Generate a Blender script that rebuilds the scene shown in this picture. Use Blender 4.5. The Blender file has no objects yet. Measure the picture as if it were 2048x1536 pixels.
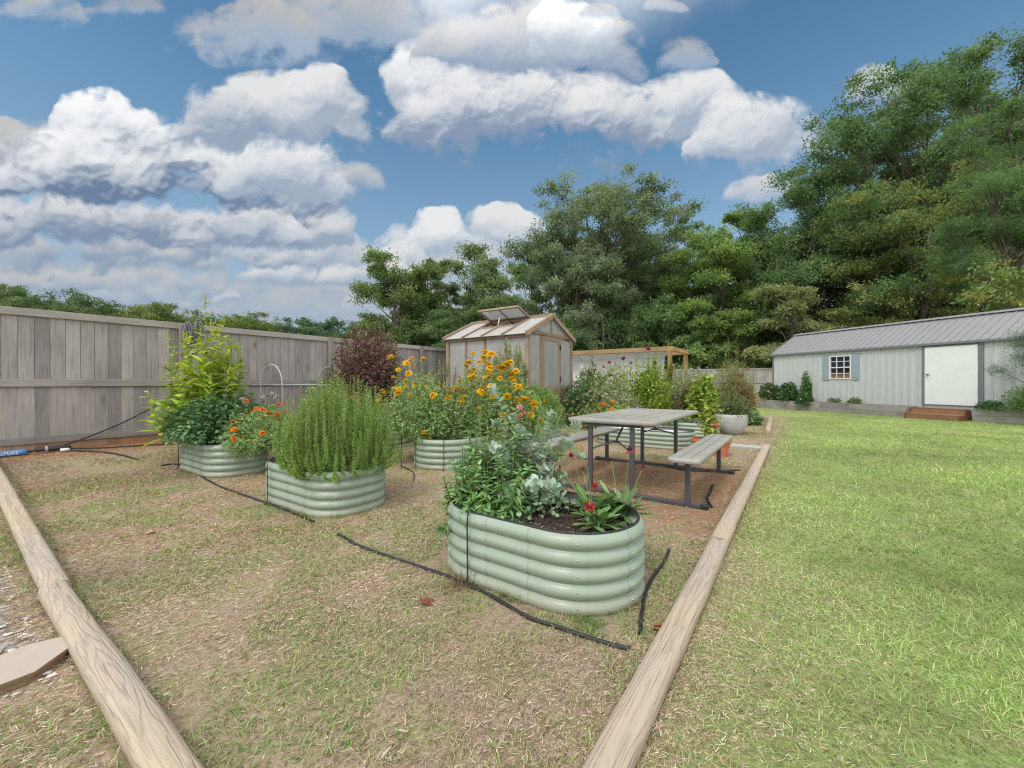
EXPOSURE=0.0; SKY_TINT=(1.02,1.44,1.42); CLOUD=1.0; BACK_FILL=2.15; HAZE=.92
import bpy, math, numpy as np
from mathutils import Vector, Matrix
PI = math.pi; R = math.radians
scene = bpy.context.scene
COL = bpy.data.collections.new('garden'); scene.collection.children.link(COL)
RNG = np.random.default_rng(7)

# ------------------------------------------------------------------ frames
F_PX, CX, HY, EYE = 826.0, 1024.0, 765.0, 1.10          # survey: focal, centre, horizon, eye height
RZ = R(54.9)                                             # garden axis (u) against world x
UX, UY = math.cos(RZ), math.sin(RZ)
OX, OY = 0.384, 1.468
def UV(u, v): return (OX + u*UX - v*UY, OY + u*UY + v*UX)
def to_uv(x, y):
    dx, dy = x-OX, y-OY
    return dx*UX + dy*UY, -dx*UY + dy*UX
def sstep(a, b, t):
    t = np.clip((t-a)/(b-a), 0, 1); return t*t*(3-2*t)
def hash2(i, j, s):
    h = np.sin(i*127.1 + j*311.7 + s*74.7)*43758.5453
    return h-np.floor(h)
def vnoise(x, y, s=0):
    i, j = np.floor(x), np.floor(y); f, g = x-i, y-j
    f = f*f*(3-2*f); g = g*g*(3-2*g)
    a = hash2(i, j, s)*(1-f)+hash2(i+1, j, s)*f
    b = hash2(i, j+1, s)*(1-f)+hash2(i+1, j+1, s)*f
    return a*(1-g)+b*g
def fbm(x, y, s=0, o=4):
    t, a, n = 0.0, 0.5, 0.0
    for k in range(o):
        t = t + a*vnoise(x*2**k, y*2**k, s+k*3.1); n += a; a *= .55
    return t/n
def gz(x, y):                                            # ground height
    x = np.asarray(x, float); y = np.asarray(y, float)
    u, v = to_uv(x, y)
    z = .20*sstep(5.9, 7.6, v)*sstep(-9, -2, u) - .10*sstep(8, 13, x)*sstep(5, 14, y)
    z = z + .03*(fbm(x*.5, y*.5, 3, 3)-.5)*sstep(.5, 4, np.hypot(x, y)+0*x)
    return z
def gz1(x, y): return float(gz(x, y))
def ground_px(px, py, z=0.0):                            # survey a ground point from the picture
    Z = (EYE-z)*F_PX/(py-HY); return ((px-CX)*Z/F_PX, Z)

# ------------------------------------------------------------------ mesh builder
class MB:
    def __init__(s): s.V=[]; s.F=[]; s.C=[]; s.n=0
    def add(s, v, f, col=(1,1,1), mat=0, smooth=False):
        v = np.asarray(v, float).reshape(-1,3)
        c = np.asarray(col, float)
        if c.ndim == 1: c = np.tile(c[None,:3], (len(v),1))
        s.V.append(v); s.C.append(c)
        if isinstance(f, list) and isinstance(f[0], np.ndarray): fl = f
        else:
            by = {}
            for q in f: by.setdefault(len(q), []).append(list(q))
            fl = [np.asarray(q, int) for q in by.values()]
        for q in fl: s.F.append((q+s.n, mat, smooth))
        s.n += len(v)
    def box(s, c, d, col=(1,1,1), mat=0, rot=None, cham=0.0):
        x,y,z = d[0]/2, d[1]/2, d[2]/2
        k = min(cham, x*.9, y*.9, z*.9)
        if k > 0:
            P = []
            for sx in (-1,1):
                for sy in (-1,1):
                    for sz in (-1,1):
                        P += [(sx*x, sy*(y-k), sz*(z-k)), (sx*(x-k), sy*y, sz*(z-k)), (sx*(x-k), sy*(y-k), sz*z)]
            v = np.array(P); ix = lambda a,b,e,w: (a*4+b*2+e)*3+w
            f = []
            for w in range(3):
                for sg in (0,1):
                    o = [(0,0),(0,1),(1,1),(1,0)]
                    q = []
                    for (p,r) in o:
                        t = [0,0,0]; t[w]=sg; t[(w+1)%3]=p; t[(w+2)%3]=r; q.append(ix(t[0],t[1],t[2],w))
                    f.append(q if not sg else q[::-1])
            for w in range(3):
                w2=(w+1)%3; w3=(w+2)%3
                for a in (0,1):
                    for b in (0,1):
                        t=[0,0,0]; t[w]=a; t[w2]=b; t[w3]=0; t2=list(t); t2[w3]=1
                        f.append([ix(*t,w), ix(*t,w2), ix(*t2,w2), ix(*t2,w)])
            for a in (0,1):
                for b in (0,1):
                    for e in (0,1): f.append([ix(a,b,e,0), ix(a,b,e,1), ix(a,b,e,2)])
        else:
            v = np.array([(sx*x,sy*y,sz*z) for sx in (-1,1) for sy in (-1,1) for sz in (-1,1)])
            f = [[0,1,3,2],[4,6,7,5],[0,4,5,1],[2,3,7,6],[0,2,6,4],[1,5,7,3]]
        if rot is not None: v = v @ np.array(rot).T
        s.add(v+np.array(c), f, col, mat)
    def beam(s, a, b, w, h, col=(1,1,1), mat=0, up=(0,0,1), cham=0.0):
        a = np.array(a,float); b = np.array(b,float); d = b-a; L = np.linalg.norm(d); d/=L
        up = np.array(up,float); sd = np.cross(up,d); sd/=np.linalg.norm(sd); up2 = np.cross(d,sd)
        s.box((a+b)/2, (L,w,h), col, mat, np.stack([d,sd,up2],1), cham)
    def tubes(s, paths, rad, sides=5, col=(1,1,1), mat=0, smooth=True, caps=False, closed=False):
        P = np.asarray(paths, float)
        if P.ndim == 2: P = P[None]
        M,K,_ = P.shape
        r = np.broadcast_to(np.asarray(rad, float), (M,K)) if np.ndim(rad)!=1 or len(np.atleast_1d(rad))==K else np.broadcast_to(np.asarray(rad,float)[:,None],(M,K))
        if closed: T = np.roll(P,-1,1)-np.roll(P,1,1)
        else: T = np.gradient(P, axis=1)
        T /= np.linalg.norm(T,axis=2,keepdims=True)+1e-9
        m = np.abs(T).mean(axis=1); ref = np.zeros((M,3)); ref[np.arange(M), m.argmin(1)] = 1
        A = np.cross(T, ref[:,None,:]); A /= np.linalg.norm(A,axis=2,keepdims=True)+1e-9
        B = np.cross(T, A)
        th = np.arange(sides)*2*PI/sides
        v = P[:,:,None,:] + r[:,:,None,None]*(np.cos(th)[None,None,:,None]*A[:,:,None,:]+np.sin(th)[None,None,:,None]*B[:,:,None,:])
        ar = np.arange(M*K*sides).reshape(M,K,sides)
        a = ar if closed else ar[:,:-1]; b = np.roll(ar,-1,1) if closed else ar[:,1:]
        f = np.stack([a, b, np.roll(b,-1,2), np.roll(a,-1,2)], -1).reshape(-1,4)
        c = np.asarray(col,float)
        if c.ndim == 2: c = np.repeat(c, K*sides, axis=0)
        s.add(v.reshape(-1,3), [f], c, mat, smooth)
        if caps:
            s.F.append((np.concatenate([ar[:,0,::-1], ar[:,-1,:]])+s.n-M*K*sides, mat, False))
    def lathe(s, prof, seg=32, col=(1,1,1), mat=0, c=(0,0,0), cap=False, smooth=True):
        pr = np.array(prof,float); th = np.arange(seg)*2*PI/seg
        v = np.stack([pr[:,0:1]*np.cos(th), pr[:,0:1]*np.sin(th), np.repeat(pr[:,1:2],seg,1)],-1)
        ar = np.arange(len(pr)*seg).reshape(len(pr),seg)
        f = np.stack([ar[:-1], np.roll(ar[:-1],-1,1), np.roll(ar[1:],-1,1), ar[1:]],-1).reshape(-1,4)
        fl = [f]
        if cap: fl.append(ar[-1:, :]); fl.append(ar[0:1, ::-1])
        s.add(v.reshape(-1,3)+np.array(c), fl, col, mat, smooth)
    def prism(s, poly, z0, z1, col=(1,1,1), mat=0):
        p = np.array(poly,float); n=len(p)
        v = np.concatenate([np.c_[p,np.full(n,z0)], np.c_[p,np.full(n,z1)]])
        f = [[i,(i+1)%n,n+(i+1)%n,n+i] for i in range(n)] + [list(range(n))[::-1], list(range(n,2*n))]
        s.add(v, f, col, mat)
    def grid(s, V, closed=False, col=(1,1,1), mat=0, smooth=True):     # V (a,b,3)
        a,b,_ = V.shape; ar = np.arange(a*b).reshape(a,b)
        if closed: f = np.stack([ar[:-1], np.roll(ar[:-1],-1,1), np.roll(ar[1:],-1,1), ar[1:]],-1)
        else: f = np.stack([ar[:-1,:-1], ar[:-1,1:], ar[1:,1:], ar[1:,:-1]],-1)
        s.add(V.reshape(-1,3), [f.reshape(-1,4)], col, mat, smooth)
    # leaf sets -----------------------------------------------------------
    def leaves(s, P, D, N, L, W, col, kind='quad', droop=0.0, mat=0):
        P=np.asarray(P,float); n=len(P)
        if n == 0: return
        L=np.broadcast_to(np.asarray(L,float),(n,))[:,None]; W=np.broadcast_to(np.asarray(W,float),(n,))[:,None]
        D=D/(np.linalg.norm(D,axis=1,keepdims=True)+1e-9)
        S=np.cross(D,N); S/=np.linalg.norm(S,axis=1,keepdims=True)+1e-9
        N=np.cross(S,D)
        col=np.asarray(col,float)
        if col.ndim==1: col=np.tile(col,(n,1))
        if kind=='quad':
            v=np.stack([P, P+D*L*.45+S*W*.5+N*W*.12, P+D*L-N*L*droop, P+D*L*.45-S*W*.5+N*W*.12],1)
            f=np.arange(n*4).reshape(n,4); s.add(v.reshape(-1,3),[f],np.repeat(col,4,0),mat); return
        if kind=='round':
            k=8; th=np.arange(k)*2*PI/k
            ctr=P+D*L*.5
            v=ctr[:,None,:]-D[:,None,:]*(L[:,None]*.5)*np.cos(th)[None,:,None]+S[:,None,:]*(W[:,None]*.5)*np.sin(th)[None,:,None]
            v=v-N[:,None,:]*(L[:,None]*droop)*((1-np.cos(th))/2)[None,:,None]**2
            f=np.arange(n*k).reshape(n,k); s.add(v.reshape(-1,3),[f],np.repeat(col,k,0),mat,True); return
        if kind=='lance': ts=[0,.18,.42,.7,1]; ws=[.12,.75,1,.62,0.03]
        elif kind=='strap': ts=[0,.25,.55,.82,1]; ws=[.35,.55,.85,1,.15]
        elif kind=='ovate': ts=[0,.15,.4,.72,1]; ws=[.15,.85,1,.6,0.03]
        elif kind=='blade': ts=[0,.5,1]; ws=[1,.75,.05]
        rows=[]
        for t,w in zip(ts,ws):
            c=P+D*L*t-N*L*droop*t*t
            rows.append(c+S*W*.5*w); rows.append(c-S*W*.5*w)
        k=len(rows); v=np.stack(rows,1)
        b=np.arange(n)[:,None]*k
        f=[b+np.array([2*i,2*i+1,2*i+3,2*i+2]) for i in range(k//2-1)]
        s.add(v.reshape(-1,3),[np.concatenate(f)],np.repeat(col,k,0),mat,True)
    def build(s, name, mats, parent=None, loc=None, rz=0.0):
        me=bpy.data.meshes.new(name)
        V=np.concatenate(s.V); C=np.concatenate(s.C)
        loops=np.concatenate([f.ravel() for f,_,_ in s.F])
        tot=np.concatenate([np.full(len(f),f.shape[1]) for f,_,_ in s.F])
        mi=np.concatenate([np.full(len(f),m) for f,m,_ in s.F]); sm=np.concatenate([np.full(len(f),x) for f,_,x in s.F])
        me.vertices.add(len(V)); me.vertices.foreach_set('co',V.ravel().astype(np.float32))
        me.loops.add(len(loops)); me.loops.foreach_set('vertex_index',loops.astype(np.int32))
        me.polygons.add(len(tot)); st=np.concatenate([[0],np.cumsum(tot)[:-1]])
        me.polygons.foreach_set('loop_start',st.astype(np.int32)); me.polygons.foreach_set('loop_total',tot.astype(np.int32))
        me.polygons.foreach_set('material_index',mi.astype(np.int32)); me.polygons.foreach_set('use_smooth',sm.astype(bool))
        at=me.attributes.new('Col','FLOAT_COLOR','POINT')
        at.data.foreach_set('color',np.c_[C,np.ones(len(C))].ravel().astype(np.float32))
        me.update(calc_edges=True); me.validate()
        for m in (mats if isinstance(mats,(list,tuple)) else [mats]): me.materials.append(m)
        return link(name, me, parent, loc, rz)

def link(name, data, parent=None, loc=None, rz=0.0):
    o=bpy.data.objects.new(name,data); COL.objects.link(o)
    if parent is not None: o.parent=parent
    if loc is not None: o.location=loc
    if rz: o.rotation_euler=(0,0,rz)
    return o
def tag(o, label=None, cat=None, group=None, kind=None):
    if label: o['label']=label
    if cat: o['category']=cat
    if group: o['group']=group
    if kind: o['kind']=kind
    return o
def thing(name, label, cat, loc=(0,0,0), rz=0.0, group=None):
    return tag(link(name,None,None,loc,rz),label,cat,group)
def kids(o): return [c for c in COL.objects if c.parent==o]
def dup(root, loc=None, rz=None, scale=None, label=None, group=None):
    def cp(o,p):
        c=o.copy(); COL.objects.link(c)
        if p is not None: c.parent=p
        for ch in kids(o): cp(ch,c)
        return c
    r=cp(root,None)
    if loc is not None: r.location=loc
    if rz is not None: r.rotation_euler=(0,0,rz)
    if scale is not None: r.scale=scale if hasattr(scale,'__len__') else (scale,)*3
    if label: r['label']=label
    if group: r['group']=group
    return r

# ------------------------------------------------------------------ materials
class NT:
    def __init__(s, tree): s.t=tree; s.n=tree.nodes; s.l=tree.links
    def new(s, typ, **kw):
        n=s.n.new(typ)
        for k,v in kw.items(): setattr(n,k,v)
        return n
    def put(s, sock, v):
        if isinstance(v, bpy.types.NodeSocket): s.l.new(v, sock)
        elif v is not None:
            if hasattr(sock.default_value,'__len__'):
                v = list(v); k=len(sock.default_value)
                sock.default_value = v+[1.0]*(k-len(v)) if len(v)<k else v[:k]
            else: sock.default_value=v
    def m(s, op, a, b=None, c=None, clamp=False):
        n=s.new('ShaderNodeMath', operation=op, use_clamp=clamp)
        s.put(n.inputs[0],a); s.put(n.inputs[1],b); s.put(n.inputs[2],c)
        return n.outputs[0]
    def vm(s, op, a, b=None):
        n=s.new('ShaderNodeVectorMath', operation=op); s.put(n.inputs[0],a)
        if b is not None: s.put(n.inputs[3 if op=='SCALE' else 1],b)
        return n.outputs[1] if op in ('DOT_PRODUCT','LENGTH') else n.outputs[0]
    def mix(s, f, a, b, bt='MIX'):
        n=s.new('ShaderNodeMix', data_type='RGBA', blend_type=bt); s.put(n.inputs[0],f); s.put(n.inputs[6],a); s.put(n.inputs[7],b)
        return n.outputs[2]
    def mr(s, v, a, b, c=0.0, d=1.0, smooth=False):
        n=s.new('ShaderNodeMapRange', interpolation_type='SMOOTHSTEP' if smooth else 'LINEAR')
        s.put(n.inputs[0],v)
        for i,x in zip((1,2,3,4),(a,b,c,d)): s.put(n.inputs[i],x)
        return n.outputs[0]
    def noise(s, vec, scale, detail=3, rough=.55, dim='3D', dist=0.0):
        n=s.new('ShaderNodeTexNoise', noise_dimensions=dim); s.put(n.inputs['Vector'],vec)
        n.inputs['Scale'].default_value=scale; n.inputs['Detail'].default_value=detail; n.inputs['Roughness'].default_value=rough
        n.inputs['Distortion'].default_value=dist
        return n.outputs['Fac']
    def voro(s, vec, scale, feat='F1', detail=0, dim='3D', rough=.5):
        n=s.new('ShaderNodeTexVoronoi', feature=feat, voronoi_dimensions=dim); s.put(n.inputs['Vector'],vec)
        n.inputs['Scale'].default_value=scale
        if detail: n.inputs['Detail'].default_value=detail; n.inputs['Roughness'].default_value=rough
        return n.outputs['Distance']
    def ramp(s, f, stops):
        n=s.new('ShaderNodeValToRGB'); e=n.color_ramp.elements
        while len(e)<len(stops): e.new(.5)
        for k,(p,c) in enumerate(stops): e[k].position=p; e[k].color=(*c,1) if len(c)==3 else c
        s.put(n.inputs[0],f); return n.outputs[0]
    def mapv(s, vec, sc):
        n=s.new('ShaderNodeMapping'); s.put(n.inputs[0],vec); n.inputs['Scale'].default_value=sc; return n.outputs[0]
def new_mat(name):
    m=bpy.data.materials.new(name); m.use_nodes=True; t=NT(m.node_tree)
    p=m.node_tree.nodes['Principled BSDF']; return m,t,p
def bump(t,p,h,strength=.4,dist=.01):
    b=t.new('ShaderNodeBump'); b.inputs['Strength'].default_value=strength; b.inputs['Distance'].default_value=dist
    t.put(b.inputs['Height'],h); t.l.new(b.outputs[0],p.inputs['Normal'])
def obj_co(t): return t.new('ShaderNodeTexCoord').outputs['Object']
def attr(t): return t.new('ShaderNodeAttribute',attribute_name='Col').outputs['Color']

def mat_leaf(name, rough=.55, trans=.3, vary=.25, sat=1.0):
    m,t,p=new_mat(name); co=t.new('ShaderNodeNewGeometry').outputs['Position']
    n=t.noise(co,9,3)
    c=t.mix(1.0,attr(t),t.ramp(n,[(.3,(1-vary,)*3),(.7,(1+vary*.6,)*3)]),'MULTIPLY')
    t.put(p.inputs['Base Color'],c); p.inputs['Roughness'].default_value=rough
    p.inputs['Specular IOR Level'].default_value=.35
    tr=t.new('ShaderNodeBsdfTranslucent'); t.put(tr.inputs[0],t.mix(1.0,c,(1.15,1.2,.55),'MULTIPLY'))
    ms=t.new('ShaderNodeMixShader'); ms.inputs[0].default_value=trans
    t.l.new(p.outputs[0],ms.inputs[1]); t.l.new(tr.outputs[0],ms.inputs[2])
    t.l.new(ms.outputs[0],m.node_tree.nodes['Material Output'].inputs[0]); return m
def mat_plain(name, col, rough=.6, metal=0.0, nscale=25, var=.15, bmp=.1, coat=0.0):
    m,t,p=new_mat(name); co=obj_co(t); n=t.noise(co,nscale,5,.6)
    c=t.mix(1.0,col,t.ramp(n,[(.25,(1-var,)*3),(.75,(1+var*.5,)*3)]),'MULTIPLY')
    t.put(p.inputs['Base Color'],c); p.inputs['Roughness'].default_value=rough; p.inputs['Metallic'].default_value=metal
    if coat: p.inputs['Coat Weight'].default_value=coat
    if bmp: bump(t,p,n,bmp,.004)
    return m
def mat_wood(name, c1, c2, axis=0, dark=(.05,.04,.03), knots=True, rough=.85, stain=None, bmp=.5, fine=1.0):
    m,t,p=new_mat(name); co=obj_co(t)
    sc=[30*fine]*3; sc[axis]=1.6*fine
    a=attr(t)
    off=t.vm('ADD',co,t.vm('SCALE',a,7.0))
    v=t.mapv(off,sc)
    g=t.noise(v,1.0,6,.65,dist=.35)
    sc2=[120*fine]*3; sc2[axis]=3.0
    g2=t.noise(t.mapv(off,sc2),1.0,2,.6)
    c=t.mix(t.mr(g,.3,.7),c1,c2)
    c=t.mix(t.mr(g2,.50,.74,0,.6),c,dark)
    if knots:
        sk=[4.2]*3; sk[axis]=2.0
        k=t.voro(t.mapv(off,sk),1.0)
        c=t.mix(t.mr(k,.06,.11,.85,0,True),c,(dark[0]*.8,dark[1]*.7,dark[2]*.6))
        c=t.mix(t.mr(k,.10,.26,.4,0,True),c,(c1[0]*.6,c1[1]*.52,c1[2]*.42))
    big=t.noise(off,1.3,3)
    c=t.mix(1.0,c,t.ramp(big,[(.3,(.78,.77,.76)),(.7,(1.12,1.11,1.1))]),'MULTIPLY')
    if stain:
        z=t.new('ShaderNodeSeparateXYZ'); t.put(z.inputs[0],co)
        f=t.m('MULTIPLY',t.mr(t.m('ADD',z.outputs[2],t.m('MULTIPLY',t.m('SUBTRACT',big,.5),.25)),stain[1],stain[2],0,1,True),.75)
        c=t.mix(f,c,stain[0])
    # per piece tint
    sp=t.new('ShaderNodeSeparateXYZ'); t.put(sp.inputs[0],a)
    c=t.mix(1.0,c,t.ramp(sp.outputs[0],[(0,(.82,.82,.83)),(1,(1.13,1.12,1.10))]),'MULTIPLY')
    t.put(p.inputs['Base Color'],c); p.inputs['Roughness'].default_value=rough; p.inputs['Specular IOR Level'].default_value=.2
    bump(t,p,t.m('ADD',g,t.m('MULTIPLY',g2,.6)),bmp,.004)
    return m
def rc(): return tuple(RNG.random(3))
# ------------------------------------------------------------------ camera, sun, sky
cam_d=bpy.data.cameras.new('camera'); cam=link('camera',cam_d,None,(0,0,EYE)); cam.rotation_euler=(R(90),0,0)
cam_d.sensor_width=36; cam_d.lens=36*F_PX/2048; cam_d.shift_y=(HY-768)/2048; cam_d.clip_end=2000; cam_d.clip_start=.05
scene.camera=cam; scene.cycles.use_denoising=True; scene.cycles.denoiser='OPENIMAGEDENOISE'; scene.cycles.denoising_input_passes='RGB_ALBEDO_NORMAL'; scene.cycles.denoising_prefilter='NONE'; scene.cycles.use_adaptive_sampling=False; scene.cycles.max_bounces=6; scene.cycles.diffuse_bounces=3; scene.cycles.glossy_bounces=2; scene.cycles.transmission_bounces=3; scene.cycles.transparent_max_bounces=6; scene.cycles.sample_clamp_indirect=3.0; scene.cycles.blur_glossy=1.0; scene.cycles.filter_width=1.25
SUN_EL, SUN_AZ = R(52), R(215)                           # azimuth clockwise from +y
sd=bpy.data.lights.new('sun','SUN'); sd.energy=1.7; sd.angle=R(14); sd.color=(1,.95,.88)
sun=link('sun',sd,None,(-10,-10,20))
sdir=Vector((math.cos(SUN_EL)*math.sin(SUN_AZ), math.cos(SUN_EL)*math.cos(SUN_AZ), math.sin(SUN_EL)))
sun.rotation_euler=sdir.to_track_quat('Z','Y').to_euler()
scene.view_settings.view_transform='Standard'; scene.view_settings.look='None'; scene.view_settings.exposure=EXPOSURE; scene.view_settings.gamma=1
W=bpy.data.worlds.new('World'); scene.world=W; W.use_nodes=True
W.cycles.sampling_method='MANUAL'; W.cycles.sample_map_resolution=1024
t=NT(W.node_tree); bg=W.node_tree.nodes['Background']; BGS=.1; bg.inputs['Strength'].default_value=BGS
sky=t.new('ShaderNodeTexSky',sky_type='NISHITA'); sky.sun_disc=False; sky.sun_elevation=SUN_EL; sky.sun_rotation=SUN_AZ
sky.air_density=1.0; sky.dust_density=.6; sky.ozone_density=2.0
# cloud bank: centre x, centre y, half width, rise, drop (survey pixels), soft edge, top brightness, base colour
CL=[
 (300,600,1000,120,70,.75,.50,(.33,.40,.49)), (700,600,420,80,50,.7,.56,(.38,.44,.52)),
 (960,570,280,60,60,.6,.66,(.38,.44,.52)),
 (320,585,170,34,26,.6,.74,(.33,.40,.49)), (590,550,130,40,26,.45,.82,(.34,.41,.49)), (210,560,300,34,30,.6,.62,(.30,.37,.46)),
 (470,505,300,52,40,.42,.78,(.29,.36,.45)), (110,500,330,44,40,.5,.66,(.28,.35,.44)),
 (1010,470,120,70,84,.45,.80,(.36,.43,.52)), (885,452,62,50,84,.35,.86,(.36,.43,.52)), (805,500,60,60,60,.38,.82,(.36,.42,.50)), (945,520,150,40,60,.6,.66,(.37,.44,.53)), (740,545,110,44,34,.5,.78,(.36,.42,.50)),
 (558,470,30,54,26,.35,.9,(.40,.45,.52)), (690,500,90,40,40,.6,.7,(.36,.42,.50)),
 (645,450,72,60,50,.4,.76,(.31,.38,.47)),
 (420,440,200,50,52,.35,.80,(.26,.33,.43)), (110,440,330,70,64,.35,.80,(.23,.29,.39)),
 (660,345,120,34,44,.6,.62,(.32,.39,.49)),
 (185,245,95,85,100,.25,1.0,(.42,.46,.52)),
 (30,290,160,70,120,.45,.58,(.25,.32,.42)),
 (330,330,400,115,90,.28,.96,(.155,.22,.325)),
 (560,335,150,66,64,.4,.86,(.36,.42,.50)),
 (555,225,215,92,64,.32,.80,(.31,.37,.46)), (640,195,95,70,60,.3,.84,(.38,.43,.50)),
 (1375,205,130,76,50,.45,.84,(.38,.43,.51)),
 (1515,250,150,80,66,.35,.86,(.38,.43,.51)),
 (850,150,105,84,90,.3,.98,(.45,.49,.54)),
 (1050,205,310,86,90,.3,.86,(.26,.32,.42)),
 (640,30,330,80,70,.6,.52,(.36,.43,.53)), (520,60,150,70,50,.6,.52,(.38,.45,.54)),
 (1060,80,250,90,66,.5,.60,(.31,.375,.48)), (1140,50,90,66,60,.35,.92,(.42,.47,.54)),
 (60,8,120,30,34,.7,.55,(.36,.44,.54)), (250,0,90,26,26,.9,.4,(.36,.44,.54)),
 (1370,96,62,36,34,.9,.52,(.36,.44,.54)), (1770,165,90,40,44,.6,.70,(.42,.48,.56)),
 (1535,372,100,28,30,.7,.72,(.42,.48,.56)), (1330,8,50,14,14,.9,.5,(.36,.44,.54)), (1200,18,44,16,14,.9,.4,(.36,.44,.54)),
]

# cumulus map over azimuth and elevation of the world, computed here
NA,NE=2300,940; AZ0,AZ1,EL0,EL1=R(-62),R(62),R(-1.5),R(49)
az=np.linspace(AZ0,AZ1,NA)[None,:]; el=np.linspace(EL0,EL1,NE)[:,None]
GA=(np.tan(az)+0*el).astype(np.float32); GB=(np.tan(el)/np.cos(az)).astype(np.float32)
_tab=np.random.default_rng(11).random((256,256)).astype(np.float32)
def tnoise(x,y):
    i=np.floor(x); j=np.floor(y); f=(x-i).astype(np.float32); g=(y-j).astype(np.float32)
    i=i.astype(int)&255; j=j.astype(int)&255; i2=(i+1)&255; j2=(j+1)&255
    f=f*f*f*(f*(f*6-15)+10); g=g*g*g*(g*(g*6-15)+10)
    return (_tab[i,j]*(1-f)+_tab[i2,j]*f)*(1-g)+(_tab[i,j2]*(1-f)+_tab[i2,j2]*f)*g
def tfbm(x,y,o,gain=.52,bill=False):
    s=0; a=1.0; n=0; c,sn=math.cos(.6),math.sin(.6)
    for k in range(o):
        q=tnoise(x+17.3*k,y+5.1*k); s=s+a*(1-np.abs(2*q-1) if bill else q); n+=a; a*=gain
        x,y=(c*x-sn*y)*2.03,(sn*x+c*y)*2.03
    return s/n
SX=GA*F_PX; SY=GB*F_PX                                    # survey units
WX=(tfbm(SX/70,SY/70,5)-.5)*46; WY=(tfbm(SX/70+91,SY/70+37,5)-.5)*34
FINE=tfbm((SX+WX*.6)/46,(SY+WY*.6)/40,7,.58)-.5
BILL=tfbm((SX+WX*.4)/60,(SY+WY*.4)/52,6,.52,True)
WISP=tfbm((SX+WX)/150,(SY+WY)/70,6,.56)-.5
CR=np.zeros((NE,NA,3),np.float32); CA=np.zeros((NE,NA),np.float32)
crng=np.random.default_rng(5)
Lv=np.array((-.42,.78,.46)); Lv/=np.linalg.norm(Lv)
def blur(a,k):
    for ax in (0,1):
        c=np.cumsum(np.pad(a,[(k+1,k) if q==ax else (0,0) for q in (0,1)],mode='edge'),axis=ax)
        n=a.shape[ax]; sl=lambda s0: tuple(slice(s0,s0+n) if q==ax else slice(None) for q in (0,1))
        a=(c[sl(2*k+1)]-c[sl(0)])/(2*k+1)
    return a
for (cx,cy,w,up,dn,soft,top,base) in CL:
    a0=cx-CX; b0=HY-cy-dn*.95                              # base line
    up*=1.12; hgt=up+dn*.95
    m=(np.abs(SX-a0)<w*1.5+40)&(SY>b0-dn-60)&(SY<b0+hgt*1.5+50)
    if not m.any(): continue
    r0,r1=np.where(m.any(1))[0][[0,-1]]; c0,c1=np.where(m.any(0))[0][[0,-1]]
    sl=(slice(r0,r1+1),slice(c0,c1+1))
    X=SX[sl]+WX[sl]*min(1,hgt/90); Y=SY[sl]+WY[sl]*min(1,hgt/90)
    n=int(np.clip(w/hgt*9+10,12,60)); P=np.zeros_like(X)
    for q in range(n):
        s=crng.uniform(-1,1); s=np.sign(s)*abs(s)**.85
        env=math.sqrt(max(0,1-s*s))**.8
        r=hgt*crng.uniform(.26,.5)*(.45+.55*env)
        y0=b0+crng.uniform(.1,1)**.8*max(hgt*env-r,hgt*.1)
        x0=a0+s*(w-r*.8)
        d2=((X-x0)**2+((Y-y0)*1.12)**2)/(r*r)
        P=P+(np.sqrt(np.clip(1-d2,0,1))*r)**3
    H=P**(1/3.0)
    ee=1-((X-a0)/(w*.95))**2-((Y-b0-hgt*.30)/(hgt*.62))**2; H=np.maximum(H,hgt*.34*np.clip(ee,0,1)**.5)
    flat=np.clip((Y+WISP[sl]*dn*.6-(b0-dn*.35))/(dn*.9),0,1); flat=flat*flat*(3-2*flat)
    rr=hgt*.30
    core=np.clip(H/rr*1.6,0,1)
    D=H/rr*flat+((BILL[sl]-.62)*.6+FINE[sl]*2.0+WISP[sl]*(1.1+soft))*core-(1-core)*.3
    lo=-.02; al=np.clip((D-lo)/(.58+soft*1.4),0,1); al=al*al*(3-2*al)
    if soft>=.55: al=al*.86
    Hh=blur(H,4)+(BILL[sl]-.6)*rr*.85+FINE[sl]*rr*.30
    Hh=blur(blur(Hh,2),2)
    px_=az[0,1]-az[0,0]; gy,gx=np.gradient(Hh)
    sxp=np.gradient(SX[sl],axis=1); syp=np.gradient(SY[sl],axis=0)
    gx=gx/sxp; gy=gy/syp
    nn=np.sqrt(gx*gx*.55+gy*gy*.55+1); lam=(-gx*.74*Lv[0]-gy*.74*Lv[1]+Lv[2])/nn
    hrel=(SY[sl]-b0)/hgt
    big=blur(H,int(max(3,hgt*.18))); gyb=np.gradient(big)[0]/syp
    s=.34*np.clip(lam,-.2,1)+.58*np.clip(hrel,-.3,1.05)-.22*np.clip(gyb,-1,1)+.50*FINE[sl]+.55*WISP[sl]-.045
    s=s+.10*(1-al)
    s=np.clip((s+.06)/.98,0,1); s=s*.8+.2*s*s*(3-2*s)
    tc=np.array((top*.955,top*.965,top*.975)); bc=np.array(base)*np.array((.98,1.03,1.09))
    c=(bc+(tc-bc)*s[...,None])*CLOUD
    a_=al[...,None]; CR[sl]=CR[sl]*(1-a_)+c*a_; CA[sl]=CA[sl]*(1-al)+al
fade=np.clip((GB-.004)/.03,0,1)*np.clip((R(62)-np.abs(az))/R(7),0,1); CA*=fade
pm=CR/np.maximum(CA,1e-3)[...,None]*fade[...,None]
img=bpy.data.images.new('cumulus_map',NA,NE,alpha=True,float_buffer=True); img.colorspace_settings.name='Non-Color'; img.alpha_mode='CHANNEL_PACKED'
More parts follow.
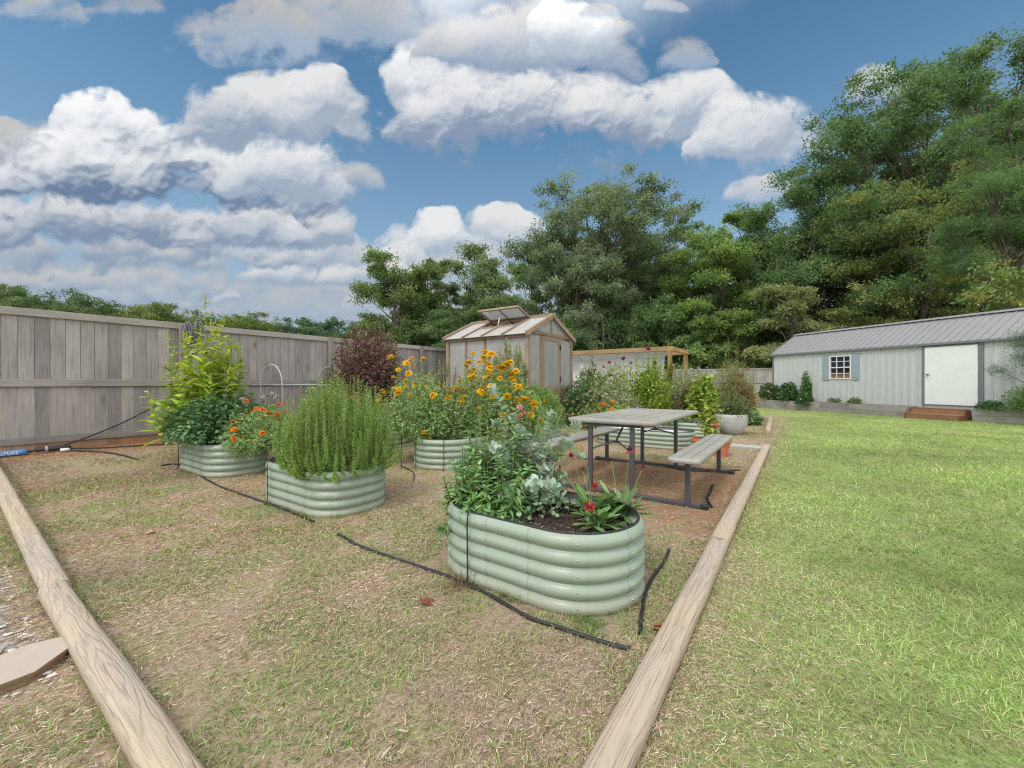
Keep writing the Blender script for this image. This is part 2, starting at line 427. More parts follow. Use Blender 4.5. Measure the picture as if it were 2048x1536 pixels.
img.pixels.foreach_set(np.concatenate([np.clip(CR/np.maximum(CA,1e-3)[...,None],0,2),CA[...,None]],-1).astype(np.float32).ravel()); img.update()
del SX,SY,WX,WY,FINE,BILL,WISP,GA,GB
d=t.new('ShaderNodeTexCoord').outputs['Generated']
s=t.new('ShaderNodeSeparateXYZ'); t.put(s.inputs[0],d); dx,dy,dz=s.outputs
zen=t.m('ARCSINE',dz); azm=t.m('ARCTAN2',dx,dy)
uv=t.new('ShaderNodeCombineXYZ'); t.put(uv.inputs[0],t.mr(azm,AZ0,AZ1)); t.put(uv.inputs[1],t.mr(zen,EL0,EL1))
for nd in t.n:
    if nd.type=='MAP_RANGE': nd.clamp=False
it=t.new('ShaderNodeTexImage',image=img,interpolation='Cubic',extension='CLIP'); t.put(it.inputs[0],uv.outputs[0])
skyc=t.mix(1.0,sky.outputs[0],SKY_TINT,'MULTIPLY')
hz=t.mr(dz,-.02,.62,HAZE,0,True)
skyc=t.mix(hz,skyc,tuple(x/BGS for x in (.36,.47,.60)))
col=t.mix(it.outputs['Alpha'],skyc,t.vm('SCALE',it.outputs['Color'],1/BGS))
# the rest of the sky, overhead and behind: unseen broken cloud, added as fill light
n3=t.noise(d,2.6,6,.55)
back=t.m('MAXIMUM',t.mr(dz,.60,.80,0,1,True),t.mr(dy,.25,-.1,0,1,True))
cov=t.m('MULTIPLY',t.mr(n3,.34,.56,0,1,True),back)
col=t.mix(cov,col,tuple(x/BGS*BACK_FILL for x in (1.0,.99,.97)))
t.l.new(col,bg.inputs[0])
# ------------------------------------------------------------------ ground
def mat_ground():
    m,t,p=new_mat('earth_and_turf'); co=t.new('ShaderNodeNewGeometry').outputs['Position']
    u=t.vm('DOT_PRODUCT',t.vm('SUBTRACT',co,(OX,OY,0)),(UX,UY,0)); v=t.vm('DOT_PRODUCT',t.vm('SUBTRACT',co,(OX,OY,0)),(-UY,UX,0))
    nl=t.noise(co,1.1,4,.6); nm=t.noise(co,6,4,.6); nh=t.noise(co,45,4,.65); nx=t.noise(co,140,3,.7)
    w=t.m('MULTIPLY',t.m('SUBTRACT',nm,.5),.5)
    lawn=t.mix(t.mr(nh,.3,.7),(.10,.135,.035),(.37,.42,.17))
    lawn=t.mix(t.mr(nl,.35,.7),lawn,t.mix(t.mr(nx,.3,.7),(.09,.155,.03),(.32,.42,.13)))
    lawn=t.mix(t.mr(nm,.52,.75,0,.6),lawn,(.32,.27,.15))
    dirt=t.mix(nh,(.14,.095,.06),(.50,.39,.28))
    dirt=t.mix(t.mr(nl,.45,.65,0,.6),dirt,t.mix(nx,(.26,.165,.095),(.48,.36,.24)))
    dirt=t.mix(t.mr(nx,.5,.75,0,.6),dirt,(.56,.48,.36))
    gr=t.noise(co,4.3,4,.6)
    dirt=t.mix(t.mr(gr,.50,.60,0,.6),dirt,(.26,.28,.12))
    ru=t.m('MULTIPLY',t.mr(t.m('ADD',u,w),1.5,2.1,0,1,True),t.mr(t.m('ADD',u,w),5.0,4.2,0,1,True)); ru=t.m('MULTIPLY',ru,t.mr(t.m('ADD',v,w),2.6,1.9,0,1,True)); dirt=t.mix(t.m('MULTIPLY',ru,t.mr(nm,.3,.6,.3,.95)),dirt,t.mix(nx,(.20,.10,.055),(.42,.25,.15)))
    pv=t.voro(co,38,'F1'); gravel=t.mix(t.mr(pv,.2,.7),t.mix(nh,(.38,.34,.30),(.50,.47,.44)),(.20,.16,.11))
    red=t.mix(nh,(.24,.11,.05),(.40,.22,.12))
    # garden yard: v>0 and u>-1
    g=t.mix(t.mr(t.m('ADD',v,w),-.30,-.02,0,1,True),lawn,dirt)
    g=t.mix(t.mr(t.m('ADD',u,t.m('MULTIPLY',w,1.5)),13.5,15.5,0,.85,True),g,lawn)
    gm=t.m('MULTIPLY',t.mr(t.m('ADD',u,t.m('MULTIPLY',w,.5)),-1.12,-1.22),t.mr(v,1.6,2.0))
    g=t.mix(gm,g,gravel)
    g=t.mix(t.m('MULTIPLY',t.mr(t.m('ADD',v,w),6.9,7.4,0,1,True),t.mr(v,8.3,7.8)),g,red)
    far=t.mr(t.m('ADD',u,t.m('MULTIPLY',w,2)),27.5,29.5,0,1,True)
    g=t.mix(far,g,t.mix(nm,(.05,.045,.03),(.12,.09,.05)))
    t.put(p.inputs['Base Color'],g); p.inputs['Roughness'].default_value=.95; p.inputs['Specular IOR Level'].default_value=.1
    bump(t,p,t.m('ADD',nh,t.m('MULTIPLY',nx,.7)),.6,.02); return m
def ax(lo,hi,near):
    a=[0.0]
    while a[-1]<hi: a.append(a[-1]+near*(1+a[-1]*.22))
    b=[0.0]
    while b[-1]>lo: b.append(b[-1]-near*(1-b[-1]*.22))
    return np.array(b[:0:-1]+a)
xs=ax(-420,420,.10); ys=ax(-60,620,.10)
gx,gy=np.meshgrid(xs,ys); gzv=gz(gx,gy)
mb=MB(); mb.grid(np.stack([gx,gy,gzv],-1)[:, :, :]); tag(mb.build('ground',mat_ground()),'earth, turf and mulch ground of the yard','ground',kind='structure')

# ------------------------------------------------------------------ grass, thatch, chips, gravel
M_GRASS=mat_leaf('grass_blade',.6,.25,.12); M_STRAW=mat_plain('dry_straw',(1,1,1),.9,bmp=0)
def mat_attr(name,rough=.8,var=.2,ns=30,spec=.2,bmp=.15):
    m,t,p=new_mat(name); co=t.new('ShaderNodeNewGeometry').outputs['Position']; n=t.noise(co,ns,4,.6)
    t.put(p.inputs['Base Color'],t.mix(1.0,attr(t),t.ramp(n,[(.3,(1-var,)*3),(.7,(1+var*.5,)*3)]),'MULTIPLY'))
    p.inputs['Roughness'].default_value=rough; p.inputs['Specular IOR Level'].default_value=spec
    if bmp: bump(t,p,n,bmp,.004)
    return m
M_STRAW=mat_attr('dry_straw',.9,.15,20,.1,0)
def pick(pal,n,jit=.15,rng=RNG):
    pal=np.array(pal); c=pal[rng.integers(0,len(pal),n)]
    return np.clip(c*(1+jit*rng.standard_normal((n,1)))*(1+.06*rng.standard_normal((n,3))),.004,.9)
def region(n,z0,z1,slope=1.42,lat=1.2):
    y=z1*np.sqrt(RNG.random(n)*(1-(z0/z1)**2)+(z0/z1)**2)
    hw=y*slope+lat; x=RNG.uniform(-1,1,n)*hw; return x,y
def unit(a): return a/(np.linalg.norm(a,axis=1,keepdims=True)+1e-9)
BANDS=[(.7,2.6,8500),(2.6,5,3000),(5,9,1100),(9,16,330),(16,27,80)]
def scatter(z0,z1,dens):
    area=(z1**2-z0**2)*1.42+2*1.2*(z1-z0); return region(int(area*dens),z0,z1)
def tuft_noise(x,y): return .6*fbm(x*1.15,y*1.15,21,4)+.4*fbm(x*3.7,y*3.7,5,3)
BEDS=[]   # (u0,u1,v0,v1) filled below for masking
BEDS+= [(.29,1.03,.14,1.37),(.39,1.10,2.5,3.75),(.43,1.14,4.88,6.15),(2.2,5.5,2.93,3.9),(2.3,5.3,4.95,5.9),(5.5,6.4,.9,2.7),(7.5,8.5,.8,2.7)]
def in_beds(u,v):
    k=np.zeros(len(u),bool)
    for a,b,c,d_ in BEDS: k|=(u>a)&(u<b)&(v>c)&(v<d_)
    return k
lawnB=MB(); yardB=MB(); strawB=MB(); gravB=MB()
for bi,(z0,z1,dens) in enumerate(BANDS):
    k=1+bi*.75
    x,y=scatter(z0,z1,dens*3.0); u,v=to_uv(x,y)
    bord=.10*(fbm(x*4,y*4,8,3)-.5)
    # lawn
    m_=((v<-.14+bord)|((u>14)&(v<7.4)&(RNG.random(len(u))<.7)))&(u<28)
    dz=fbm(x*.9,y*.9,31,4); d2=fbm(x*5,y*5,33,2)
    nearlog=np.exp(-np.clip(-v-.12,0,9)/.38)
    m_&=RNG.random(len(u))<np.clip(.60+.9*(d2-.35)-.0*nearlog,.25,1)
    X,Y=x[m_],y[m_]; n=len(X); dzz=dz[m_]; nl=nearlog[m_]
    dead=RNG.random(n)<np.clip(.22+.75*(dzz-.5)+.85*nl*np.clip(1.6-Y*.32,.25,1),.06,.8)
    c=np.where(dead[:,None],pick([(.56,.49,.31),(.48,.40,.25),(.62,.56,.38)],n),pick([(.28,.40,.105),(.35,.465,.14),(.205,.315,.075),(.45,.52,.22)],n))
    pt_=fbm(X*.8,Y*.8,91,4); c=c*np.clip(.55+.90*pt_+.6*(fbm(X*3,Y*3,93,3)-.5),.5,1.35)[:,None]; L=RNG.uniform(.022,.056,n)*(1+.13*bi)*np.where(dead,1.0,1.0); az=RNG.uniform(0,2*PI,n); el=np.where(dead,RNG.uniform(.02,.6,n),RNG.uniform(.15,1.15,n))
    D=np.stack([np.cos(az)*np.cos(el),np.sin(az)*np.cos(el),np.sin(el)],1); N=unit(np.stack([-np.cos(az)*np.sin(el),-np.sin(az)*np.sin(el),np.cos(el)],1)+.3*RNG.standard_normal((n,3)))
    P=np.stack([X,Y,gz(X,Y)-.004],1)
    lawnB.leaves(P,D,N,L,RNG.uniform(.0016,.0036,n)*k,c,'blade' if bi<2 else 'quad',droop=.35)
    # yard green tufts
    x,y=scatter(z0,z1,dens*1.7); u,v=to_uv(x,y)
    tn=tuft_noise(x,y)
    m_=(v>-.02)&(v<7.3)&(u>-1.15)&(u<14)&~in_beds(u,v)
    left=(u<-1.05)&(v<7)&(v>-.5)
    pr=np.clip((tn-.475)*10,0.02,1)*np.where(u>1.2,.75,1)
    pr=np.where((u>1.9)&(u<4.6)&(v>.0)&(v<2.2),pr*.25,pr)
    m_=(m_|left)&(RNG.random(len(u))<pr)
    X,Y=x[m_],y[m_]; n=len(X)
    c=pick([(.22,.33,.085),(.27,.38,.11),(.17,.27,.07),(.36,.40,.16),(.44,.40,.22)],n)
    L=RNG.uniform(.016,.045,n)*(1+.12*bi); az=RNG.uniform(0,2*PI,n); el=RNG.uniform(.1,1.2,n)
    D=np.stack([np.cos(az)*np.cos(el),np.sin(az)*np.cos(el),np.sin(el)],1); N=unit(np.stack([-np.cos(az)*np.sin(el),-np.sin(az)*np.sin(el),np.cos(el)],1)+.4*RNG.standard_normal((n,3)))
    yardB.leaves(np.stack([X,Y,gz(X,Y)-.003],1),D,N,L,RNG.uniform(.0025,.005,n)*k,c,'blade' if bi<2 else 'quad',droop=.4)
    # straw
    x,y=scatter(z0,z1,dens*3.2); u,v=to_uv(x,y)
    sn=fbm(x*1.4,y*1.4,51,4); red=fbm(x*.55,y*.55,61,3)
    m_=(((v>-.12-np.abs(RNG.normal(0,.22,len(v)))*(1+1.2*(y<2.6)))&(v<7.5)&(u>-1.6)&(u<14.5))|((u<-1.1)&(v<1.9)))&~in_beds(u,v)&(RNG.random(len(u))<np.clip((sn-.25)*2.2,.12,.95)*np.where((u>1.7)&(u<4.6)&(v<2.1),.45,1))
    m_&=~((u<-1.2)&(v>1.75))
    X,Y=x[m_],y[m_]; n=len(X)
    c=pick([(.53,.41,.275),(.39,.28,.175),(.63,.52,.38),(.18,.115,.07),(.48,.37,.28),(.55,.47,.37),(.25,.165,.10),(.34,.235,.155)],n,.22)
    c=c*np.clip(.62+.9*(fbm(X*1.3,Y*1.3,97,4)-.1),.6,1.25)[:,None]; rr_=np.clip((red[m_]-.5)*4,0,.4)[:,None]; c=c*(1-rr_)+c*np.array([1.02,.80,.62])*rr_
    L=RNG.uniform(.007,.034,n)*(1+.16*bi); az=RNG.normal(.9,1.0,n); el=RNG.uniform(-.05,.28,n)
    D=np.stack([np.cos(az)*np.cos(el),np.sin(az)*np.cos(el),np.sin(el)],1); N=unit(np.stack([0*az,0*az,1+0*az],1)+.5*RNG.standard_normal((n,3)))
    strawB.leaves(np.stack([X,Y,gz(X,Y)+RNG.uniform(-.002,.012,n)],1),D,N,L,RNG.uniform(.0011,.0029,n)*k,c,'quad' if bi else 'blade',droop=.1)
# grass left long against the bed walls and along the timbers
def fringe(u,v,c,L0,L1):
    n=len(u); x=OX+u*UX-v*UY; y=OY+u*UY+v*UX; az=RNG.uniform(0,2*PI,n); el=RNG.uniform(.4,1.4,n)
    D=np.stack([np.cos(az)*np.cos(el),np.sin(az)*np.cos(el),np.sin(el)],1); N=np.stack([-np.cos(az)*np.sin(el),-np.sin(az)*np.sin(el),np.cos(el)],1)
    yardB.leaves(np.stack([x,y,gz(x,y)-.004],1),D,N,RNG.uniform(L0,L1,n),RNG.uniform(.0022,.0042,n),pick(c,n),'blade',.4)
GC=[(.20,.32,.08),(.26,.38,.11),(.15,.25,.06),(.40,.36,.18),(.46,.38,.22)]
for (a_,b_,c_,d_) in BEDS[:5]:
    n=3200; s=RNG.random(n); R_=min(b_-a_,d_-c_)/2; uc,vc=(a_+b_)/2,(c_+d_)/2; th=RNG.uniform(0,2*PI,n); hu,hv=(b_-a_)/2-R_,(d_-c_)/2-R_
    o=R_+np.abs(RNG.normal(.0,.025,n))-.005; uu=uc+np.sign(np.cos(th))*hu*RNG.random(n)**.5*(hu>0)+o*np.cos(th); vv=vc+RNG.uniform(-1,1,n)*hv*0+np.where(hv>hu,RNG.uniform(-hv,hv,n),0)
    side=RNG.random(n)<.5; uu=np.where((hv>hu)&side,uc+np.sign(np.cos(th))*o,uu); vv=np.where((hv>hu)&~side,vc+np.sign(np.sin(th))*hv+o*np.sin(th),np.where(hv>hu,vv,vc+o*np.sin(th)))
    k_=fbm(uu*6,vv*6,17,3)>.52; fringe(uu[k_],vv[k_],GC,.02,.07)
n=5200; uu=RNG.uniform(-1,13,n); vv=-.07+np.sign(RNG.normal(size=n))*(.055+np.abs(RNG.normal(0,.02,n))); k_=(fbm(uu*3,vv*9,18,3)>.47); fringe(uu[k_],vv[k_],GC,.025,.07)
n=3600; vv=RNG.uniform(0,7.2,n); uu=-1.02+np.sign(RNG.normal(size=n))*(.052+np.abs(RNG.normal(0,.02,n))); k_=(fbm(uu*9,vv*3,19,3)>.5); fringe(uu[k_],vv[k_],GC,.02,.06)
# wood chips among the straw
x,y=region(4200,.8,8); u,v=to_uv(x,y); m_=(v>-.1)&(v<7.2)&(u>-.9)&~in_beds(u,v); m_&=RNG.random(len(u))<np.clip((fbm(x*.9,y*.9,71,3)-.30)*2.2,.1,1)
x,y=x[m_],y[m_]; n=len(x); az=RNG.uniform(0,2*PI,n); D=np.stack([np.cos(az),np.sin(az),RNG.uniform(-.15,.3,n)],1)
strawB.leaves(np.stack([x,y,gz(x,y)+.012],1),D,unit(np.stack([0*x,0*x,1+0*x],1)+.3*RNG.standard_normal((n,3))),RNG.uniform(.012,.055,n),RNG.uniform(.004,.012,n),pick([(.44,.35,.26),(.36,.28,.21),(.50,.43,.35),(.30,.20,.13)],n),'lance',droop=.15)
# gravel stones (left of the timber edge)
n=17000; u=RNG.uniform(-4.2,-1.14,n); v=1.7+RNG.random(n)*5.2; x=OX+u*UX-v*UY; y=OY+u*UY+v*UX
m_=fbm(x*2.5,y*2.5,81,3)>.36; x,y=x[m_],y[m_]; n=len(x)
ico=np.array([(0,0,1),(.89,0,.3),(.28,.85,.35),(-.72,.53,.3),(-.72,-.53,.4),(.28,-.85,.3),(.3,.3,-.8)]); fi=np.array([(0,1,2),(0,2,3),(0,3,4),(0,4,5),(0,5,1),(6,2,1),(6,3,2),(6,4,3),(6,5,4),(6,1,5)])
sz=RNG.uniform(.005,.015,n); az=RNG.uniform(0,2*PI,n); ca,sa=np.cos(az),np.sin(az)
q=ico[None]*(1+.25*RNG.standard_normal((n,7,1)))*np.array([1.25,.9,.65])
q=np.stack([q[...,0]*ca[:,None]-q[...,1]*sa[:,None],q[...,0]*sa[:,None]+q[...,1]*ca[:,None],q[...,2]],-1)*sz[:,None,None]+np.stack([x,y,gz(x,y)+.004],1)[:,None]
gravB.add(q.reshape(-1,3),[(fi[None]+np.arange(n)[:,None,None]*7).reshape(-1,3)],np.repeat(pick([(.54,.51,.48),(.44,.39,.35),(.64,.62,.60),(.38,.29,.22),(.50,.45,.42)],n,.12),7,0))
tag(lawnB.build('lawn_grass',M_GRASS),'short green and straw coloured lawn grass','grass',kind='stuff')
tag(yardB.build('yard_grass',M_GRASS),'sparse green grass growing through the mulch','grass',kind='stuff')
tag(strawB.build('straw_mulch',M_STRAW),'dry straw and wood chips covering the garden floor','mulch',kind='stuff')
tag(gravB.build('gravel',mat_attr('pale_gravel',.85,.25,60,.3)),'pale gravel beside the timber edging','gravel',kind='stuff')

# ------------------------------------------------------------------ landscape timbers
def mat_log():
    m,t,p=new_mat('weathered_timber'); co=obj_co(t); a=attr(t); off=t.vm('ADD',co,t.vm('SCALE',a,9.0)); s=t.new('ShaderNodeSeparateXYZ'); t.put(s.inputs[0],co)
    g1=t.noise(t.mapv(off,(1.0,9,9)),1.0,3,.5); g2=t.noise(t.mapv(off,(2.5,70,70)),1.0,5,.65); g3=t.noise(t.mapv(off,(6,160,160)),1.0,2,.6); big=t.noise(off,1.1,3)
    y2=t.m('MULTIPLY',t.m('MULTIPLY',s.outputs[1],s.outputs[1]),900.0)
    f=t.m('ADD',y2,t.m('ADD',t.m('MULTIPLY',g1,11.0),t.m('MULTIPLY',s.outputs[2],22.0)))
    ring=t.m('PINGPONG',f,.5); ring=t.mr(ring,.30,.47,0,1,True)
    c=t.mix(g2,(.36,.29,.215),(.54,.43,.31)); c=t.mix(t.m('MULTIPLY',ring,t.mr(big,.35,.65,.10,.55)),c,(.20,.17,.145))
    c=t.mix(t.mr(big,.40,.62,0,.55),c,t.mix(g2,(.30,.275,.25),(.42,.385,.345)))
    c=t.mix(t.mr(g3,.54,.74,0,.5),c,(.15,.125,.10))
    kn=t.voro(t.mapv(off,(1.5,7,7)),1.0); c=t.mix(t.mr(kn,.10,.16,.8,0,True),c,(.20,.13,.08)); kr=t.m('PINGPONG',t.m('MULTIPLY',kn,16),.5); c=t.mix(t.m('MULTIPLY',t.mr(kn,.16,.34,.5,0,True),t.mr(kr,.2,.4)),c,(.22,.17,.13))
    c=t.mix(t.mr(s.outputs[2],.045,.0,0,.55,True),c,(.34,.21,.12))
    t.put(p.inputs['Base Color'],c); p.inputs['Roughness'].default_value=.88; p.inputs['Specular IOR Level'].default_value=.15
    bump(t,p,t.m('ADD',t.m('MULTIPLY',ring,-.6),t.m('ADD',g2,t.m('MULTIPLY',g3,-.7))),.6,.005); return m
M_LOG=mat_log(); _unused=lambda:mat_wood('weathered_timber',(.44,.36,.27),(.34,.30,.255),0,dark=(.12,.10,.085),rough=.85,bmp=.6)
def timber(u0,v0,u1,v1,label,w=.112,h=.082,z=None,crack=True,seed=0,bark=False):
    r=np.random.default_rng(seed); x0,y0=UV(u0,v0); x1,y1=UV(u1,v1); L=math.hypot(x1-x0,y1-y0); a=math.atan2(y1-y0,x1-x0)
    z0=gz1(x0,y0); z1=gz1(x1,y1)
    b=MB(); K=int(max(8,L/.05)); S=20; th=np.arange(S)*2*PI/S
    ts=np.linspace(0,1,K); rows=[]
    ce,se=np.cos(th),np.sin(th); pe=.62
    px=np.sign(ce)*np.abs(ce)**pe*w/2; pz=np.sign(se)*np.abs(se)**.8*h/2
    X=ts*L
    wob=.006*(fbm(X*1.5,X*0+seed,seed,3)-.5); tap=1-.10*ts*0+.10*(fbm(X*2,X*0+9,seed+2,3)-.5)
    sn=.007*(fbm(X[:,None]*7+0*th,th[None]*1.6+0*X[:,None],seed+5,4)-.5)
    V=np.stack([np.repeat(X[:,None],S,1), px[None]*tap[:,None]*(1+sn*8)+wob[:,None], pz[None]*tap[:,None]*(1+sn*8)+h*.5-.008+(z0+(z1-z0)*ts)[:,None]-z0+.0*wob[:,None]],-1)
    if crack:   # lengthwise drying split on the upper face
        cc=(.02*(fbm(X*3,X*0+3,seed+8,4)-.5)*2); j=np.argmin(np.abs(px[None]-cc[:,None]-.005)+(pz[None]<0)*9,axis=1)
        m=(fbm(X*1.1,X*0,seed+11,3)>.47); V[np.arange(K)[m],j[m],2]-=.012
    c=tuple(r.random(3))
    b.grid(V,True,c); e0=V[0].copy(); e1=V[-1].copy()
    b.add(e0,[list(range(S))[::-1]],c); b.add(e1,[list(range(S))],c)
    return tag(b.build('landscape_timber',M_LOG,None,(x0,y0,z0),a),label,'timber','landscape timbers edging the yard')
timber(-.95,-.095,1.60,-.078,'nearest split timber edging the lawn, running out at the bottom of the photo',seed=1)
timber(1.615,-.073,6.62,-.045,'longest timber edging the lawn beside the picnic bench',w=.115,h=.085,seed=2,crack=False)
timber(8.95,.08,13.2,.25,'far timber edging the lawn beyond the gap, near the concrete planter',seed=3,crack=False)
timber(-1.03,2.62,-1.0,7.4,'rough timber beside the gravel running toward the fence',w=.11,h=.08,seed=4)
timber(-1.03,-.6,-1.04,2.60,'knotty timber across the lower left corner beside the beige stone',w=.108,h=.085,seed=5)

# ------------------------------------------------------------------ fences
M_BOARD=mat_wood('fence_board',(.385,.365,.355),(.275,.26,.25),2,dark=(.13,.11,.095),rough=.9,stain=((.42,.21,.09),.40,.20),fine=1.15)
M_RAIL=mat_wood('fence_rail',(.39,.365,.345),(.28,.262,.245),0,dark=(.12,.10,.085),rough=.9,knots=True)
M_POST=mat_wood('fence_post',(.345,.315,.29),(.255,.23,.21),2,dark=(.11,.09,.08),rough=.9)
def fence(loc,rz,L,posts,z_top,label,gfun,bw=.142,seed=1,side=-1,rails=(.0,-.90,-1.655),post_front=True):
    r=np.random.default_rng(seed); root=thing('board_fence',label,'fence',loc,rz)
    ca,sa=math.cos(rz),math.sin(rz)
    def gl(x): return gfun(loc[0]+x*ca,loc[1]+x*sa)-loc[2]
    cuts=sorted(set([0.0]+list(posts)+[L]))
    for a,bx in zip(cuts[:-1],cuts[1:]):
        pb=MB(); x=a+.004
        while x<bx-.02:
            w=min(bw*r.uniform(.97,1.03),bx-x)
            g=gl(x+w/2); top=z_top+r.uniform(-.006,.004)
            pb.box((x+w/2,-side*.012+r.uniform(-.002,.002),(top+g-.02)/2),(w-.004,.018,top-g+.04),tuple(r.random(3)),cham=.002); x+=w
        pb.build('board_panel',M_BOARD,root)
        for k,dz in enumerate(rails):
            rb=MB(); tp=z_top+dz; h=(.095,.10,.09)[k]
            rb.box(((a+bx)/2,side*.020,tp-h/2+.012*(k==0)),(bx-a-.006,.038,h),tuple(r.random(3)),cham=.004)
            rb.build('rail',M_RAIL,root)
    for x in posts:
        b=MB(); g=gl(x); b.box((x,side*.068,(z_top+.0+g-.05)/2),(.095,.055,z_top+.0-g+.06),tuple(r.random(3)),cham=.006); b.build('post',M_POST,root)
    return root
fx,fy=UV(-2.6,7.69)
fence((fx,fy,0),RZ,30.6,[1.15,3.57,6.12,8.67,11.25,13.8,16.3,18.8,21.3,23.8,26.3,28.8],2.045,'long grey weathered board fence behind the flower beds, a hose coil hung on it',lambda x,y:gz1(x,y))
fx,fy=UV(28.0,7.65)
fence((fx,fy,0),RZ-PI/2,24,[2.4,4.8,7.2,9.5,12.0,14.4,16.8,19.2,21.6],1.97,'distant grey board fence between the trellis frame and the metal shed',lambda x,y:gz1(x,y),seed=4,side=-1,rails=(0,-.82,-1.5))
# ------------------------------------------------------------------ corrugated raised beds
def mat_sage():
    m,t,p=new_mat('sage_green_steel'); co=obj_co(t); n=t.noise(co,5,4); n2=t.noise(co,70,3)
    z=t.new('ShaderNodeSeparateXYZ'); t.put(z.inputs[0],co)
    c=t.mix(n,(.245,.305,.235),(.295,.35,.285)); c=t.mix(t.mr(n2,.62,.8,0,.25),c,(.25,.22,.16))
    dirt=t.m('MULTIPLY',t.mr(t.m('ADD',z.outputs[2],t.m('MULTIPLY',n2,.06)),-.01,.13,.75,0,True),.9); c=t.mix(dirt,c,(.30,.24,.17))
    t.put(p.inputs['Base Color'],c); t.put(p.inputs['Roughness'],t.mr(n,.3,.7,.32,.44)); p.inputs['Specular IOR Level'].default_value=.5
    return m
M_SAGE=mat_sage(); M_ZINC=mat_plain('galvanised_liner',(.62,.63,.62),.38,.55,9,.2,.03)
M_RUBBER=mat_plain('black_rubber',(.018,.018,.02),.55,0,40,.3,.1); M_BOLT=mat_plain('bolt_zinc',(.5,.5,.47),.3,.9,40,.1,0)
M_SOIL=mat_attr('dark_potting_mulch',.95,.4,40,.1,.6)
def stadium(L,Wd,n=120,r=None):
    r=Wd/2 if r is None else r; a=L/2-r; b=Wd/2-r; per=[]
    for (cx,cy,t0) in ((a,b,0),(-a,b,PI/2),(-a,-b,PI),(a,-b,1.5*PI)):
        for k in range(17): th=t0+k/16*PI/2; per.append((cx+r*math.cos(th),cy+r*math.sin(th),math.cos(th),math.sin(th)))
    per=np.array(per); d=np.r_[0,np.cumsum(np.hypot(*np.diff(np.r_[per[:,:2],per[:1,:2]],axis=0).T))]
    q=np.linspace(0,d[-1],n,endpoint=False); pp=np.r_[per,per[:1]]
    out=np.stack([np.interp(q,d,pp[:,i]) for i in range(4)],1); out[:,2:]/=np.linalg.norm(out[:,2:],axis=1,keepdims=True); return out
SOILS={}
def bed(name,label,u0,u1,v0,v1,h,ribs,soil=.10,long='v',bolts=True,seed=0,debris=500,z=None,rad=None):
    """stadium bed in garden axes; local x along its long side"""
    r=np.random.default_rng(seed); uc,vc=(u0+u1)/2,(v0+v1)/2; x,y=UV(uc,vc); z=gz1(x,y) if z is None else z
    L,Wd=(v1-v0,u1-u0) if long=='v' else (u1-u0,v1-v0); rz=RZ+(PI/2 if long=='v' else 0)
    root=thing('raised_bed',label,'raised bed',(x,y,z),rz,'sage green corrugated metal beds')
    P=stadium(L-.056,Wd-.056,140,rad); K=ribs*12+1; zz=np.linspace(-.015,h,K); off=.029*np.abs(np.sin(np.linspace(0,ribs*PI,K)))**.68
    V=np.stack([np.stack([P[:,0]+P[:,2]*o,P[:,1]+P[:,3]*o,np.full(len(P),q)],1) for o,q in zip(off,zz)])
    b=MB(); b.grid(V,True)
    SEAM=[]
    if bolts:
        for q in np.linspace(0,139,12).astype(int)+r.integers(0,8):
            q%=140; SEAM.append(q)
            for k in range(ribs):
                zc=h*(k+.5)/ribs; c=np.array([P[q,0]+P[q,2]*.0278,P[q,1]+P[q,3]*.0278,zc]); nrm=np.array([P[q,2],P[q,3],0]); tan=np.array([-nrm[1],nrm[0],0])
                th=np.arange(8)*PI/4; ring=lambda rad,o:[c+nrm*o+rad*(math.cos(a)*tan+math.sin(a)*np.array([0,0,1])) for a in th]
                pts=ring(.0055,0)+ring(.005,.003)+ring(.0025,.0048); f=[[i,(i+1)%8,8+(i+1)%8,8+i] for i in range(8)]+[[8+i,8+(i+1)%8,16+(i+1)%8,16+i] for i in range(8)]+[list(range(16,24))]
                b.add(pts,f,mat=1,smooth=True)
    if bolts:
        for q in SEAM:
            ii=[(q-1)%140,(q+1)%140,(q+2)%140]; V3=np.stack([np.stack([P[ii,0]+P[ii,2]*(o+e),P[ii,1]+P[ii,3]*(o+e),np.full(3,zq)],1) for o,zq in zip(off,zz) for e in (.0022,)]); b.grid(V3,False)
    b.build('wall',[M_SAGE,M_BOLT],root)
    b=MB(); V2=np.stack([np.stack([P[:,0]+P[:,2]*(o-.006),P[:,1]+P[:,3]*(o-.006),np.full(len(P),q)],1) for o,q in zip(off[::-1],zz[::-1])]); b.grid(V2,True); b.build('liner',M_ZINC,root)
    b=MB(); b.tubes(np.c_[P[:,0]-P[:,2]*.003,P[:,1]-P[:,3]*.003,np.full(len(P),h+.003)],.0062,8,closed=True); b.build('rim',M_RUBBER,root)
    b=MB(); rows=[]
    for s_ in np.linspace(0,1,14): rows.append(np.c_[P[:,0]*s_-P[:,2]*.012*s_,P[:,1]*s_-P[:,3]*.012*s_,h-soil+.035*(fbm(P[:,0]*s_*9,P[:,1]*s_*9,seed,4)-.5)])
    b.grid(np.stack(rows),True,(.055,.042,.034))
    n=debris; a=r.integers(0,140,n); s_=np.sqrt(r.random(n))*.97; px,py=P[a,0]*s_,P[a,1]*s_; az=r.uniform(0,2*PI,n); el=r.uniform(-.1,.5,n)
    b.leaves(np.c_[px,py,h-soil+.012+0*px],np.c_[np.cos(az)*np.cos(el),np.sin(az)*np.cos(el),np.sin(el)],unit(r.standard_normal((n,3))*.4+np.array([0,0,1])),r.uniform(.015,.06,n),r.uniform(.004,.014,n),pick([(.10,.075,.055),(.055,.04,.032),(.17,.13,.10),(.24,.19,.15)],n,.2,r),'quad')
    b.build('soil',M_SOIL,root); return root
